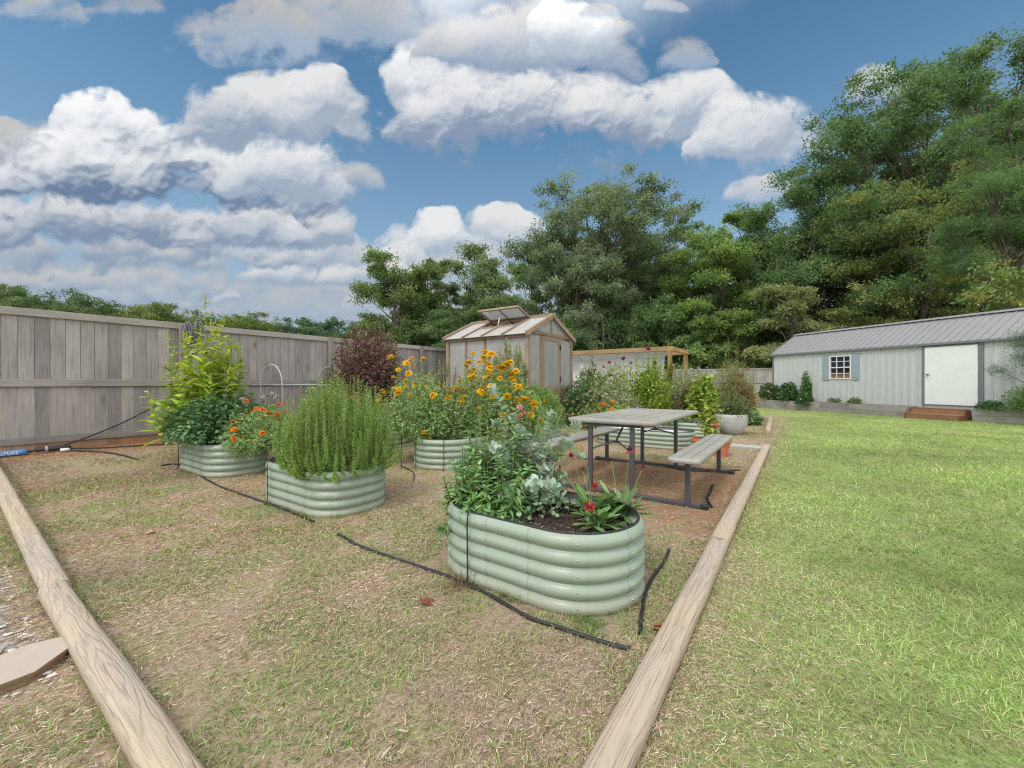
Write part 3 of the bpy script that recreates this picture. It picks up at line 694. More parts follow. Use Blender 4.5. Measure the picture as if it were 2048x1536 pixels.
bed('a','nearest tall sage corrugated bed holding eucalyptus and red daisies',.290,1.035,.135,1.335,.378,5,.085,seed=1,debris=900)
bed('b','sage corrugated bed filled by the big rosemary bush',.39,1.10,2.52,3.76,.372,5,.07,seed=2,rad=.27)
bed('c','sage corrugated bed nearest the fence under mint and lime plumes',.43,1.14,4.88,6.15,.375,5,.05,seed=3,rad=.27)
bed('d','long sage corrugated bed under the yellow marigolds in front of the greenhouse',2.22,5.45,2.98,3.86,.378,5,.07,'u',seed=4)
bed('e','sage corrugated bed half hidden behind the rosemary with maroon foliage',2.35,5.2,5.02,5.85,.378,5,.07,'u',seed=5)
bed('f','low sage corrugated bed directly behind the picnic table',5.55,6.35,.92,2.65,.275,4,.07,seed=6)
bed('g','low sage corrugated bed of dark soil behind the terracotta trough',7.45,8.3,.85,2.6,.275,4,.04,seed=7)

# ------------------------------------------------------------------ hoses and drip lines
def px_path(pts,z=.012): return np.array([(*ground_px(a,b,z),z) for a,b in pts])
def smooth_path(p,n=60):
    p=np.array(p,float); k=len(p); ts=np.linspace(0,k-1,n); out=[]
    for t_ in ts:
        i=min(int(t_),k-2); f=t_-i; p0,p1,p2,p3=p[max(i-1,0)],p[i],p[i+1],p[min(i+2,k-1)]
        out.append(.5*((2*p1)+(-p0+p2)*f+(2*p0-5*p1+4*p2-p3)*f*f+(-p0+3*p1-3*p2+p3)*f**3))
    return np.array(out)
def hose(name,label,pts,rad=.009,group='black irrigation hoses',cat='hose',drape=True,n=90):
    p=smooth_path(pts,n)
    if drape: p[:,2]+=gz(p[:,0],p[:,1])
    o=p[0].copy(); b=MB(); b.tubes(p-o,rad,8,caps=True); return tag(b.build(name,M_RUBBER,None,tuple(o)),label,cat,group)
hose('soaker_hose','thick black hose on the mulch passing the front of the nearest bed',px_path([(676,1068),(716,1090),(760,1106),(830,1130),(890,1150),(930,1168),(968,1184),(1010,1208),(1060,1236),(1110,1252),(1180,1276),(1240,1293),(1262,1297)],.010),.0088)
hose('soaker_hose','short curved black hose between the nearest bed and the lawn timber',px_path([(1338,1098),(1326,1126),(1305,1155),(1290,1190),(1283,1230),(1280,1266)],.012),.0092)
hose('soaker_hose','black hose curving around the foot of the mint bed toward the rosemary bed',px_path([(322,934),(352,931),(375,936),(402,952),(440,972),(480,986),(530,1003),(570,1018),(610,1036),(628,1043)],.010),.0095)
vh=lambda pts:[(*UV(a_,b2),c_) for a_,b2,c_ in pts]
hose('soaker_hose','black hose from the valve across the grass, half buried',vh([(-.34,7.40,.02),(-.20,7.28,.012),(.0,7.05,.012),(.12,6.82,.010),(.2,6.62,.002)]),.011)
hose('soaker_hose','black hose from the valve along the foot of the board fence',vh([(-.34,7.44,.04),(-.1,7.38,.015),(.25,7.28,.014),(.62,7.2,.014),(1.0,7.1,.012),(1.3,6.9,.012)]),.009)
hose('supply_hose','black hose rising against the fence from the valve to the coil',vh([(-.36,7.46,.27),(-.15,7.52,.34),(.25,7.58,.52),(.7,7.60,.80),(.95,7.57,1.06),(1.06,7.54,1.5)]),.010,drape=False)
hose('soaker_hose','dark hose lying on the ground under the far picnic legs',[(*UV(4.0,2.1),.01),(*UV(4.25,1.3),.012),(*UV(4.0,.6),.012),(*UV(4.4,.1),.01)],.009)
hose('soaker_hose','short dark hose beside the near picnic bench leg',[(*UV(2.55,.12),.01),(*UV(2.8,.2),.015),(*UV(3.1,.22),.01),(*UV(3.4,.25),.01)],.012)
hose('soaker_hose','thin black hose running between rosemary bed and marigold bed',[(*UV(1.7,3.0),.01),(*UV(2.0,3.35),.012),(*UV(2.12,3.7),.02)],.006)
hose('soaker_hose','dark hose under the left picnic bench beside the bed rim',[(*UV(1.35,1.3),.01),(*UV(1.5,1.0),.012),(*UV(1.62,.65),.01)],.012)
def drip(label,u,v,du,dv,h,inn=.12):
    """thin feed tube from the ground up and over a bed rim"""
    x0,y0=UV(u,v); z=gz1(x0,y0); L=math.hypot(du,dv); du,dv=du/L,dv/L
    P=[(u-du*.05,v-dv*.05,.0),(u-du*.014,v-dv*.014,.03),(u-du*.012,v-dv*.012,h*.5),(u-du*.012,v-dv*.012,h-.02),(u+du*.012,v+dv*.012,h+.022),(u+du*inn*.6,v+dv*inn*.6,h-.03),(u+du*inn,v+dv*inn,h-.09)]
    hose('drip_tube',label,[(*UV(a,b),c+z) for a,b,c in P],.0042,'thin drip tubes over the bed rims','drip tube',False,40)
drip('thin black drip tube up the front of the nearest bed',.288,.96,1,0,.378)
drip('thin black drip tube up the left end of the rosemary bed',.385,3.45,1,0,.372)
drip('thin black drip tube up the corner of the mint bed',.445,5.95,1,-.2,.375)
drip('thin black drip tube curling over the rounded end of the marigold bed',2.245,3.56,1,0,.378)
drip('second thin black drip tube on the rounded end of the marigold bed',2.33,3.15,1,.6,.378)
drip('thin black drip tube on the side of the marigold bed behind eucalyptus',3.2,2.965,0,1,.378)
def stake(label,u,v,z0,h,r,col,name='garden_stake',lean=0.0):
    x,y=UV(u,v); z0+=gz1(x,y); b=MB(); b.tubes([(0,0,-.05),(lean*.5,0,h*.5),(lean,0,h)],r,6,caps=True); b.build
    return tag(b.build(name,mat_plain('stake_paint',col,.5,0,30,.2,.1),None,(x,y,z0)),label,'garden stake','stakes stuck in beds and ground')
stake('thin black stake standing in the mulch beside the marigold bed',2.05,3.62,0,.42,.006,(.02,.02,.02))
stake('tall green stake rising beside the white hoop frame',3.1,5.75,.3,1.25,.010,(.04,.13,.10))
stake('dark stake among the tall pale stalks behind the table',4.6,3.3,.3,.45,.007,(.03,.03,.03))

# ------------------------------------------------------------------ water filter and valve by the fence
M_BLUE=mat_plain('blue_plastic',(.07,.20,.42),.35,0,20,.12,.02); M_BLACKP=mat_plain('black_plastic',(.02,.021,.024),.4,0,20,.2,.03)
M_WHITEP=mat_plain('white_plastic',(.75,.75,.73),.45,0,20,.1,.02)
def lying(b,prof,c,ax_,seg=24,mat=0):
    ax_=np.array(ax_,float); ax_/=np.linalg.norm(ax_); s_=np.cross((0,0,1),ax_); s_/=np.linalg.norm(s_); up=np.cross(ax_,s_)
    th=np.arange(seg)*2*PI/seg; pr=np.array(prof)
    V=np.array(c)+pr[:,1][:,None,None]*ax_+pr[:,0][:,None,None]*(np.cos(th)[None,:,None]*s_+np.sin(th)[None,:,None]*up)
    b.grid(V,True,mat=mat)
xa,ya=UV(-.68,7.44); za=gz1(xa,ya)+.005; xb,yb=UV(-1.16,7.36)
ang=math.atan2(ya-yb,xa-xb)
fl=thing('water_filter','blue tubular hose filter with white lettering lying by the fence foot','water filter',(xb,yb,za-.01),ang)
Lf=math.hypot(xa-xb,ya-yb)
b=MB(); lying(b,[(.0,0),(.02,0),(.022,.05),(.036,.07),(.038,.09),(.038,Lf-.08),(.041,Lf-.075),(.041,Lf-.02),(.030,Lf),(0,Lf)],(0,0,.042),(1,0,0)); b.build('filter_body',M_BLUE,fl)
b=MB(); lying(b,[(0,Lf-.002),(.017,Lf-.002),(.017,Lf+.045),(.012,Lf+.05),(0,Lf+.05)],(0,0,.042),(1,0,0)); b.build('coupling',M_BLACKP,fl)
def text_obj(txt,size,mat,parent,loc,rot,ext=.0006):
    c=bpy.data.curves.new('text','FONT'); c.body=txt; c.size=size; c.extrude=ext; tmp=bpy.data.objects.new('text',c); COL.objects.link(tmp)
    me=bpy.data.meshes.new_from_object(tmp.evaluated_get(bpy.context.evaluated_depsgraph_get())); bpy.data.objects.remove(tmp); me.materials.clear(); me.materials.append(mat)
    o=link('lettering',me,parent,loc); o.rotation_euler=rot; return o
text_obj('TastePURE',.052,M_WHITEP,fl,(.17,-.0405,.030),(R(78),0,0))
vx,vy=UV(-.60,7.45); v2x,v2y=UV(-.40,7.44)
vl=thing('hose_valve','black two-way hose valve with grey caps between filter and hoses','hose valve',(vx,vy,gz1(vx,vy)),math.atan2(v2y-vy,v2x-vx))
b=MB(); lying(b,[(0,-.02),(.022,-.02),(.027,0),(.027,.07),(.033,.08),(.036,.1),(.036,.24),(.028,.27),(.018,.3),(0,.3)],(0,0,.05),(1,0,0)); b.build('valve_body',M_BLACKP,vl)
b=MB(); lying(b,[(.028,.072),(.0375,.074),(.0375,.095),(.03,.1)],(0,0,.05),(1,0,0)); b.build('collar',mat_plain('grey_plastic',(.35,.35,.34),.5),vl)
b=MB(); lying(b,[(0,.2),(.02,.2),(.022,.23),(.022,.28),(0,.29)],(0,-.05,.024),(1,0,0)); b.build('outlet_cap',M_WHITEP,vl)

# ------------------------------------------------------------------ hose coil on the fence
cu,cvv=1.06,7.52; x,y=UV(cu,cvv)
hc=thing('hose_coil','grey ribbed fabric hose gathered in a coil over the fence post top','hose coil',(x,y,1.70),RZ)
M_FAB=mat_plain('grey_hose_fabric',(.14,.145,.165),.85,0,160,.4,.5)
b=MB()
for k in range(9):
    a=np.linspace(0,2*PI,44,endpoint=False); rr_=.10+.012*(k%3); xx=-.10+.026*k
    pth=np.c_[xx+.012*np.sin(a*2+k),-.045+.5*rr_*np.cos(a),.21+rr_*1.25*np.sin(a)*(1+.12*math.sin(k*1.7))]
    b.tubes(pth,.0145,8,closed=True)
b.build('coil',M_FAB,hc)
b=MB(); b.tubes(smooth_path([(-.06,.06,.36),(-.05,-.02,.30),(0,-.12,.26),(.06,-.13,.30),(.07,-.10,.36)],24),.010,8); b.tubes(smooth_path([(-.05,0,.10),(-.03,-.06,-.06),(.02,-.03,-.18),(.08,0,-.02),(.06,0,.12)],30),.011,8); b.build('hanger',M_BLACKP,hc)

# ------------------------------------------------------------------ picnic table
M_TOP=mat_wood('grey_resin_board',(.36,.355,.325),(.31,.305,.28),0,dark=(.22,.215,.20),knots=False,rough=.5,bmp=.15)
M_STEEL=mat_plain('grey_steel_tube',(.075,.072,.085),.38,.1,30,.15,.05)
px_,py_=UV(3.35,1.015)
pt=thing('picnic_table','grey plank-look folding picnic table with two attached benches','picnic table',(px_,py_,gz1(px_,py_)),RZ)
def rounded_top(name,c,L,Wd,z,th_,grooves,r=.045):
    b=MB(); P=stadium(L,Wd,96,r)
    ring=lambda ins,zz:np.c_[c[0]+P[:,0]-P[:,2]*ins,c[1]+P[:,1]-P[:,3]*ins,np.full(96,zz)]
    rows=np.stack([ring(.03,z-th_+.004),ring(.012,z-th_),ring(.002,z-th_+.006),ring(0,z-th_*.5),ring(.0,z-.010),ring(.004,z-.003),ring(.012,z)])
    b.grid(rows,True,(.5,.5,.5)); b.add(ring(.012,z),[list(range(96))],(.5,.5,.5)); b.add(ring(.03,z-th_+.004),[list(range(96))[::-1]],(.5,.5,.5))
    for k,gy in enumerate(grooves): b.box((c[0],c[1]+gy,z+.0004),(L-.10,.007,.0012),(.1,.1,.1),mat=1)
    return b.build(name,[M_TOP,mat_plain('plank_groove',(.13,.13,.12),.7)],pt)
rounded_top('tabletop',(0.02,0),1.95,.90,.74,.042,np.linspace(-.3,.3,5))
for s_ in (-1,1): rounded_top('bench',(-.05,s_*.715),2.05,.27,.45,.040,(-.045,.045),.035)
for ue in (-.88,.78):
    for s_ in (-1,1):
        b=MB(); b.box((ue,s_*.215,.345),(.042,.042,.69),cham=.006); b.build('table_leg',M_STEEL,pt)
        b=MB(); b.box((ue,s_*.715,.20),(.045,.045,.40),cham=.006); b.build('bench_leg',M_STEEL,pt)
        b=MB(); b.box((ue,s_*.85,.021),(.052,.07,.050),cham=.01); b.build('foot_cap',M_BLACKP,pt)
    b=MB(); b.box((ue,0,.021),(.044,1.66,.040),cham=.006); b.build('floor_bar',M_STEEL,pt)
    b=MB(); b.box((ue,0,.683),(.035,.60,.028),cham=.004); b.build('top_bar',M_STEEL,pt)
    d_=.42 if ue<0 else -.42
    b=MB()
    for s_ in (-1,1): b.tubes([(ue,s_*.19,.44),(ue+d_*.32,s_*.03,.50)],.009,8)
    b.tubes([(ue+d_*.32,-.03,.50),(ue+d_*.32,.03,.50)],.013,8,caps=True); b.tubes([(ue+d_*.32,0,.50),(ue+d_,0,.69)],.011,8); b.build('brace',M_STEEL,pt)

# ------------------------------------------------------------------ greenhouse
M_CEDAR=mat_wood('brown_greenhouse_timber',(.34,.25,.185),(.27,.195,.14),2,dark=(.10,.07,.05),knots=False,rough=.75,bmp=.2)
def mat_poly():
    m,t,p=new_mat('twinwall_panel'); co=obj_co(t)
    w=t.noise(t.mapv(co,(2.2,2.2,1.1)),1.0,4,.6,dist=.8); rib=t.new('ShaderNodeTexWave',wave_type='BANDS',bands_direction='X'); 
    t.put(p.inputs['Base Color'],t.mix(t.mr(w,.3,.7),(.46,.46,.46),(.60,.59,.57))); t.put(p.inputs['Roughness'],t.mr(w,.3,.7,.16,.34))
    tr=t.new('ShaderNodeBsdfTransparent'); tr.inputs[0].default_value=(.85,.87,.87,1); tl=t.new('ShaderNodeBsdfTranslucent'); tl.inputs[0].default_value=(.72,.73,.72,1)
    m1=t.new('ShaderNodeMixShader'); m1.inputs[0].default_value=.35; t.l.new(p.outputs[0],m1.inputs[1]); t.l.new(tl.outputs[0],m1.inputs[2])
    m2=t.new('ShaderNodeMixShader'); t.put(m2.inputs[0],t.mr(w,.3,.75,  .40,.20)); t.l.new(m1.outputs[0],m2.inputs[1]); t.l.new(tr.outputs[0],m2.inputs[2])
    t.l.new(m2.outputs[0],m.node_tree.nodes['Material Output'].inputs[0]); return m
M_POLY=mat_poly(); M_ROOFP,_t,_p=new_mat('white_roof_panel'); _t.put(_p.inputs['Base Color'],_t.mix(_t.noise(obj_co(_t),6,4),(.50,.48,.45),(.64,.63,.60))); _p.inputs['Roughness'].default_value=.35
_tl=_t.new('ShaderNodeBsdfTranslucent'); _tl.inputs[0].default_value=(.8,.8,.78,1); _mx=_t.new('ShaderNodeMixShader'); _mx.inputs[0].default_value=.35; _t.l.new(_p.outputs[0],_mx.inputs[1]); _t.l.new(_tl.outputs[0],_mx.inputs[2]); _t.l.new(_mx.outputs[0],M_ROOFP.node_tree.nodes['Material Output'].inputs[0])
# local: x along u (gable width), y along v (length); origin at near corner on the ground
gu,gv=to_uv(.353,9.35); GX,GY=UV(gu,gv); GZ0=gz1(GX,GY)
gh=thing('greenhouse','brown timber greenhouse with cloudy twin-wall panels and an open roof vent','greenhouse',(GX,GY,GZ0),RZ)
gw,gl,ge,gr_=2.12,2.46,EYE+1.12-GZ0,EYE+1.60-GZ0; k=.96; bs=.09
col=lambda: rc()
b=MB()
for (x,y) in ((0,0),(gw,0),(0,gl),(gw,gl)): b.box((x,y,ge/2-.05),(bs,bs,ge+.1-.02),col(),cham=.006)
for y in (0,gl):
    b.box((gw/2,y,.08),(gw-bs,bs*.8,.14),col()); 
for x in (0,gw):
    b.box((x,gl/2,.08),(bs*.8,gl-bs,.14),col()); b.box((x,gl/2,ge-.03),(bs*.9,gl-bs-.004,.12),col(),cham=.005); b.box((x,gl/2,k),(bs*.9,gl-bs-.004,.08),col(),cham=.005)
for y in (gl*.25,gl*.5,gl*.75):
    for x in (0,gw): b.box((x,y,(k+ge)/2-.03),(.06,.055,ge-k-.19),col(),cham=.004)
dw0,dw1=.60,1.44
for y in (0,gl):
    b.box((gw*.5,y,ge+.05),(gw*.82,.07,.085),col(),cham=.005); b.box((gw/2,y,(ge+gr_)/2+.08),(.06,.055,gr_-ge-.20),col())
    for x in ((dw0-.04,dw1+.04) if y==0 else (gw*.33,gw*.67)): b.box((x,y,ge/2+.03),(.075,.07,ge-.09),col(),cham=.005)
for (xa_,xb_) in ((bs/2,dw0-.08),(dw1+.08,gw-bs/2)): b.box(((xa_+xb_)/2,0,k),(xb_-xa_-.004,.075,.08),col(),cham=.004)
b.build('frame',M_CEDAR,gh)
b=MB(); ov=.14; sl=(gr_-ge)/(gw/2)
for y in (-.06,gl*.25,gl*.5,gl*.75,gl+.06):
    for s_ in (0,1):
        e0=(-ov,y,ge-ov*sl+.05) if s_==0 else (gw+ov,y,ge-ov*sl+.05); ri=(gw/2-.02,y,gr_+.03) if s_==0 else (gw/2+.02,y,gr_+.03)
        b.beam(e0,ri,.055 if 0<y<gl else .07,.075 if 0<y<gl else .11,col(),cham=.004)
b.box((gw/2,gl/2,gr_+.05),(.08,gl+.25,.11),col(),cham=.005); b.build('rafters' if False else 'roof_frame',M_CEDAR,gh)
def pane(pts,parent=gh,name='pane',th_=.008,n=None,mat=None):
    b=MB(); p=np.array(pts,float); nn=np.cross(p[1]-p[0],p[2]-p[0]); nn/=np.linalg.norm(nn); q=p+nn*th_; m_=len(p)
    b.add(np.r_[p,q],[[i,(i+1)%m_,m_+(i+1)%m_,m_+i] for i in range(m_)]+[list(range(m_))[::-1],list(range(m_,2*m_))]); return b.build(name,mat or M_POLY,parent)
ys_=[.05,gl*.25-.03,gl*.25+.03,gl*.5-.03,gl*.5+.03,gl*.75-.03,gl*.75+.03,gl-.05]
for x in (0,gw):
    for i in range(0,8,2): pane([(x,ys_[i],k+.045),(x,ys_[i+1],k+.045),(x,ys_[i+1],ge-.095),(x,ys_[i],ge-.095)])
for y in (0,gl):
    for (xa_,xb_) in ((.05,dw0-.08),(dw1+.08,gw-.05)):
        top=lambda xx: ge+.004 
        pane([(xa_,y,k+.045),(xb_,y,k+.045),(xb_,y,ge+.005),(xa_,y,ge-.06)] if xa_<1 else [(xa_,y,k+.045),(xb_,y,k+.045),(xb_,y,ge-.06),(xa_,y,ge+.005)])
    pane([(gw*.17,y,ge+.095),(gw/2-.035,y,ge+.095),(gw/2-.035,y,gr_-.07)]); pane([(gw/2+.035,y,ge+.095),(gw*.83,y,ge+.095),(gw/2+.035,y,gr_-.07)])
M_VENTY=(gl*.25,gl*.75)
for s_ in (0,1):
    for i,(ya_,yb_) in enumerate(((-.02,gl*.25-.03),(gl*.25+.03,gl*.5-.03),(gl*.5+.03,gl*.75-.03),(gl*.75+.03,gl+.02))):
        t0,t1=0,1
        if s_==0 and i in (1,2): t1=.56
        f=lambda t_: (-ov+.01+(gw/2-.05+ov)*t_) if s_==0 else (gw+ov-.01-(gw/2-.05+ov)*t_)
        h_=lambda t_: ge-ov*sl+.045+(gw/2-.06+ov)*sl*t_
        q=[(f(t0),ya_,h_(t0)),(f(t0),yb_,h_(t0)),(f(t1),yb_,h_(t1)),(f(t1),ya_,h_(t1))]
        pane(q if s_ else q[::-1],gh,'roof_pane',mat=M_ROOFP)
# knee wall
b=MB()
for y in (0,gl):
    for (xa_,xb_) in ((bs/2,dw0-.08),(dw1+.08,gw-bs/2)) if y==0 else ((bs/2,gw-bs/2),):
        n=max(2,int((xb_-xa_)/.12)); w=(xb_-xa_)/n
        for i in range(n): b.box((xa_+w*(i+.5),y,(.15+k-.04)/2),(w-.006,.02,k-.04-.15),rc())
for x in (0,gw):
    n=20; w=(gl-bs)/n
    for i in range(n): b.box((x,bs/2+w*(i+.5),(.15+k-.04)/2),(.02,w-.006,k-.04-.15),rc())
b.build('knee_wall',M_CEDAR,gh)
# door
dr=link('door',None,gh); b=MB(); hd=ge-.02
for x in (dw0+.045,dw1-.045): b.box((x,-.02,hd/2+.02),(.085,.045,hd-.06),rc(),cham=.004)
for z in (.10,k,hd-.03): b.box(((dw0+dw1)/2,-.02,z),(dw1-dw0-.18,.044,.10),rc(),cham=.004)
for i in range(6): b.box((dw0+.09+(dw1-dw0-.18)*(i+.5)/6,-.018,(.15+k-.05)/2),((dw1-dw0-.18)/6-.005,.02,k-.2),rc())
b.build('door_frame',M_CEDAR,dr)
pane([(dw0+.088,-.02,k+.05),(dw1-.088,-.02,k+.05),(dw1-.088,-.02,hd-.08),(dw0+.088,-.02,hd-.08)],dr)
for z in (k+.22,hd-.22): b=MB(); b.box((dw1+.012,-.055,z),(.05,.014,.14),cham=.003); b.build('hinge',M_BLACKP,dr)
b=MB(); lying(b,[(0,0),(.012,0),(.012,.03),(.03,.035),(.034,.055),(.024,.07),(0,.072)],(0,0,0),(0,-1,0),16); o=b.build('door_handle',M_BLACKP,dr,(dw0+.04,-.045,k-.02))
# open roof vent
vt=link('roof_vent',None,gh,(gw/2-.05,0,gr_+.07)); vt.rotation_euler=(0,R(21),0)
va,vb=gl*.25,gl*.75; vl_=.56; b=MB()
for y in (va,vb): b.box((-vl_/2,y,0),(vl_,.06,.05),rc(),cham=.004)
for x in (-.03,-vl_+.03): b.box((x,(va+vb)/2,0),(.06,vb-va-.064,.05),rc(),cham=.004)
b.box((-vl_/2,(va+vb)/2,0),(vl_-.13,.03,.03),rc()); b.build('vent_frame',M_CEDAR,vt)
pane([(-vl_+.06,va+.03,.0),(-.06,va+.03,.0),(-.06,vb-.03,.0),(-vl_+.06,vb-.03,.0)],vt,'vent_pane')
b=MB(); b.tubes([(gw/2-.05-.40,gl/2,gr_+.15),(gw/2-.05-.50,gl/2,gr_-.20)],.014,8,caps=True); b.build('vent_strut',mat_plain('aluminium',(.6,.6,.58),.35,.8),gh)
b=MB(); b.beam((-ov+.01+(gw/2-.05+ov)*.56,va+.03,ge-ov*sl+.05+(gw/2-.06+ov)*sl*.56),(-ov+.01+(gw/2-.05+ov)*.56,vb-.03,ge-ov*sl+.05+(gw/2-.06+ov)*sl*.56),.06,.07,rc()); b.build('vent_sill',M_CEDAR,gh)

# ------------------------------------------------------------------ shade frame with cloth
M_PINE=mat_wood('new_pine_post',(.42,.28,.14),(.36,.23,.11),2,dark=(.25,.15,.07),knots=True,rough=.75,bmp=.25)
M_PINEH=mat_wood('new_pine_beam',(.42,.28,.14),(.36,.23,.11),1,dark=(.25,.15,.07),knots=True,rough=.75,bmp=.25)
tu,tv=to_uv(4.97,13.0); TX,TY=UV(tu,tv); TZ=gz1(TX,TY); th_=EYE+1.085-TZ
tf=thing('shade_frame','new pine post frame draped with white cloth behind the flower beds','shade frame',(TX,TY,TZ),RZ)
DU,DV=2.15,4.6
for (x,y) in ((0,0),(DU,0),(0,DV),(DU,DV),):
    b=MB(); b.box((x,y,th_/2-.08),(.115,.115,th_-.02),rc(),cham=.006); b.build('post',M_PINE,tf)
b=MB(); 
for x in (0,DU): b.box((x,DV/2,th_-.02),(.10,DV+.2,.14),rc(),cham=.005)
for y in (-.05,DV+.05): b.box((DU/2,y,th_-.021),(DU-.104,.09,.13),rc(),cham=.005)
b.build('top_beam',M_PINEH,tf)
M_CLOTH,_t,_p=new_mat('white_shade_cloth'); _n=_t.noise(obj_co(_t),3,4,.6)
_t.put(_p.inputs['Base Color'],_t.mix(_n,(.78,.78,.79),(.88,.88,.88))); _p.inputs['Roughness'].default_value=.8
_tl=_t.new('ShaderNodeBsdfTranslucent'); _tl.inputs[0].default_value=(.7,.7,.7,1); _mx=_t.new('ShaderNodeMixShader'); _mx.inputs[0].default_value=.4
_t.l.new(_p.outputs[0],_mx.inputs[1]); _t.l.new(_tl.outputs[0],_mx.inputs[2]); _t.l.new(_mx.outputs[0],M_CLOTH.node_tree.nodes['Material Output'].inputs[0])
ny,nz=60,50; Y,S=np.meshgrid(np.linspace(.10,DV-.05,ny),np.linspace(0,1,nz))
# sheet hangs from the front beam, sags back under the top, then drops inside the frame
sag=.035*(fbm(Y*1.4,S*3,5,4)-.5)
xx=np.where(S<.28,.07+(S/.28)*(DU*.16),.07+DU*.16+.04*np.sin(Y*2.3+S*3)+.05*np.sin((S-.28)*3))+sag
zz=np.where(S<.28,th_-.09-.17*(S/.28)-.05*np.sin((S/.28)*PI)*np.sin(Y*2)**2,(th_-.27)*(1-(S-.28)/.72)+.02)+sag
edge=np.clip(1-(Y-.10)/.5,0,1)*np.sin(np.clip(S,0,1)*PI)*.22
b=MB(); V=np.stack([xx,Y+edge,zz],-1); b.grid(V); b.grid(V[::-1]+np.array([.004,0,.002])); b.build('cloth',M_CLOTH,tf)

# ------------------------------------------------------------------ bird feeder on a hook
fx_,fy_=(1163-CX)/F_PX*13.6,13.6; fz=EYE
bf=thing('bird_feeder','clear tube bird feeder with dark tray hanging before the white cloth','bird feeder',(fx_,fy_,fz),.3)
M_CLEAR,_t,_p=new_mat('clear_tube'); _p.inputs['Base Color'].default_value=(.7,.7,.68,1); _p.inputs['Alpha'].default_value=.75; _p.inputs['Roughness'].default_value=.25
b=MB(); b.lathe([(.0,.62),(.06,.61),(.062,.58),(.0,.575)],16); b.build('lid',mat_plain('feeder_lid',(.45,.45,.43),.5),bf)
b=MB(); b.lathe([(.055,.575),(.055,.38),(.03,.33),(.03,.28)],16); b.build('tube',M_CLEAR,bf)
b=MB(); b.lathe([(0,.27),(.085,.27),(.10,.245),(.085,.235),(0,.235)],18); b.build('tray',M_BLACKP,bf)
b=MB(); b.tubes(smooth_path([(0,0,.62),(.01,0,.72),(-.02,.0,.78),(-.10,.02,.80),(-.45,.1,.80)],30),.008,6); b.tubes(smooth_path([(-.45,.1,.80),(-.5,.12,.2),(-.5,.12,-1.1)],20),.010,6); b.build('hook_pole',mat_plain('green_wire',(.05,.16,.10),.5),bf)

# ------------------------------------------------------------------ white hoop frame in the bed
hx,hy=UV(2.28,6.45); hp=thing('hoop_frame','white tube cloche frame of arches and a ridge rail in a bed',  'hoop frame',(hx,hy,.66),RZ)
M_PVC=mat_plain('white_pvc',(.42,.43,.44),.4,0,20,.1,.03)
for x in (-.50,.50):
    a=np.linspace(0,PI,26); b=MB(); b.tubes(np.r_[[(x,-.36,-.6)],np.c_[np.full(26,x),-.36*np.cos(a),.40+.33*np.sin(a)],[(x,.36,-.6)]],.009,8); b.build('hoop',M_PVC,hp)
for (y,z) in ((-.36,.40),(.36,.40)): b=MB(); b.tubes([(-.62,y,z),(.62,y,z)],.010,8,caps=True); b.build('rail',M_PVC,hp)

# ------------------------------------------------------------------ pots, slabs, planters
M_TERRA=mat_plain('orange_plastic_terracotta',(.50,.155,.065),.55,0,14,.15,.08)
def frustum_box(b,L0,W0,L1,W1,z0,z1,mat=0,r=.02,n=48):
    P0=stadium(L0,W0,n,r); P1=stadium(L1,W1,n,r); b.grid(np.stack([np.c_[P0[:,:2],np.full(n,z0)],np.c_[P1[:,:2],np.full(n,z1)]]),True,mat=mat)
tx,ty=UV(5.45,.60); tp=thing('trough_planter','orange terracotta coloured rectangular trough behind the picnic bench','planter',(tx,ty,gz1(tx,ty)),RZ+PI/2)
b=MB(); frustum_box(b,.42,.20,.50,.26,0,.20); frustum_box(b,.525,.285,.535,.295,.20,.245); frustum_box(b,.50,.26,.525,.285,.20,.2001); frustum_box(b,.535,.295,.50,.26,.245,.247); frustum_box(b,.50,.26,.49,.25,.247,.20); b.build('trough',M_TERRA,tp)
b=MB(); frustum_box(b,.505,.265,.512,.272,.165,.185); b.build('band',M_TERRA,tp)
b=MB(); P=stadium(.49,.25,48,.02); b.add(np.c_[P[:,:2],np.full(48,.215)],[list(range(48))],(.06,.045,.035)); b.build('soil',M_SOIL,tp)
cx_,cy_=ground_px(1463,868,0); cp=thing('round_planter','large pale concrete bowl planter with weeds spilling over its rim','planter',(cx_,cy_,gz1(cx_,cy_)),0)
M_CONC=mat_plain('pale_concrete',(.40,.40,.385),.85,0,9,.18,.2)
b=MB(); b.lathe([(0,0),(.16,0),(.20,.02),(.27,.12),(.31,.25),(.325,.36),(.32,.42),(.305,.425),(.29,.40),(.285,.33)],40); b.build('bowl',M_CONC,cp)
b=MB(); b.lathe([(0,.36),(.287,.35)],30,(.06,.045,.035)); b.build('soil',M_SOIL,cp)
sx_,sy_=UV(6.5,.42); b=MB(); b.box((0,0,.02),(.22,.95,.05),cham=.008); tag(b.build('paving_slab',M_CONC,None,(sx_,sy_,gz1(sx_,sy_)),RZ-.06),'pale flat concrete strip on the ground near the timber gap','paving slab')
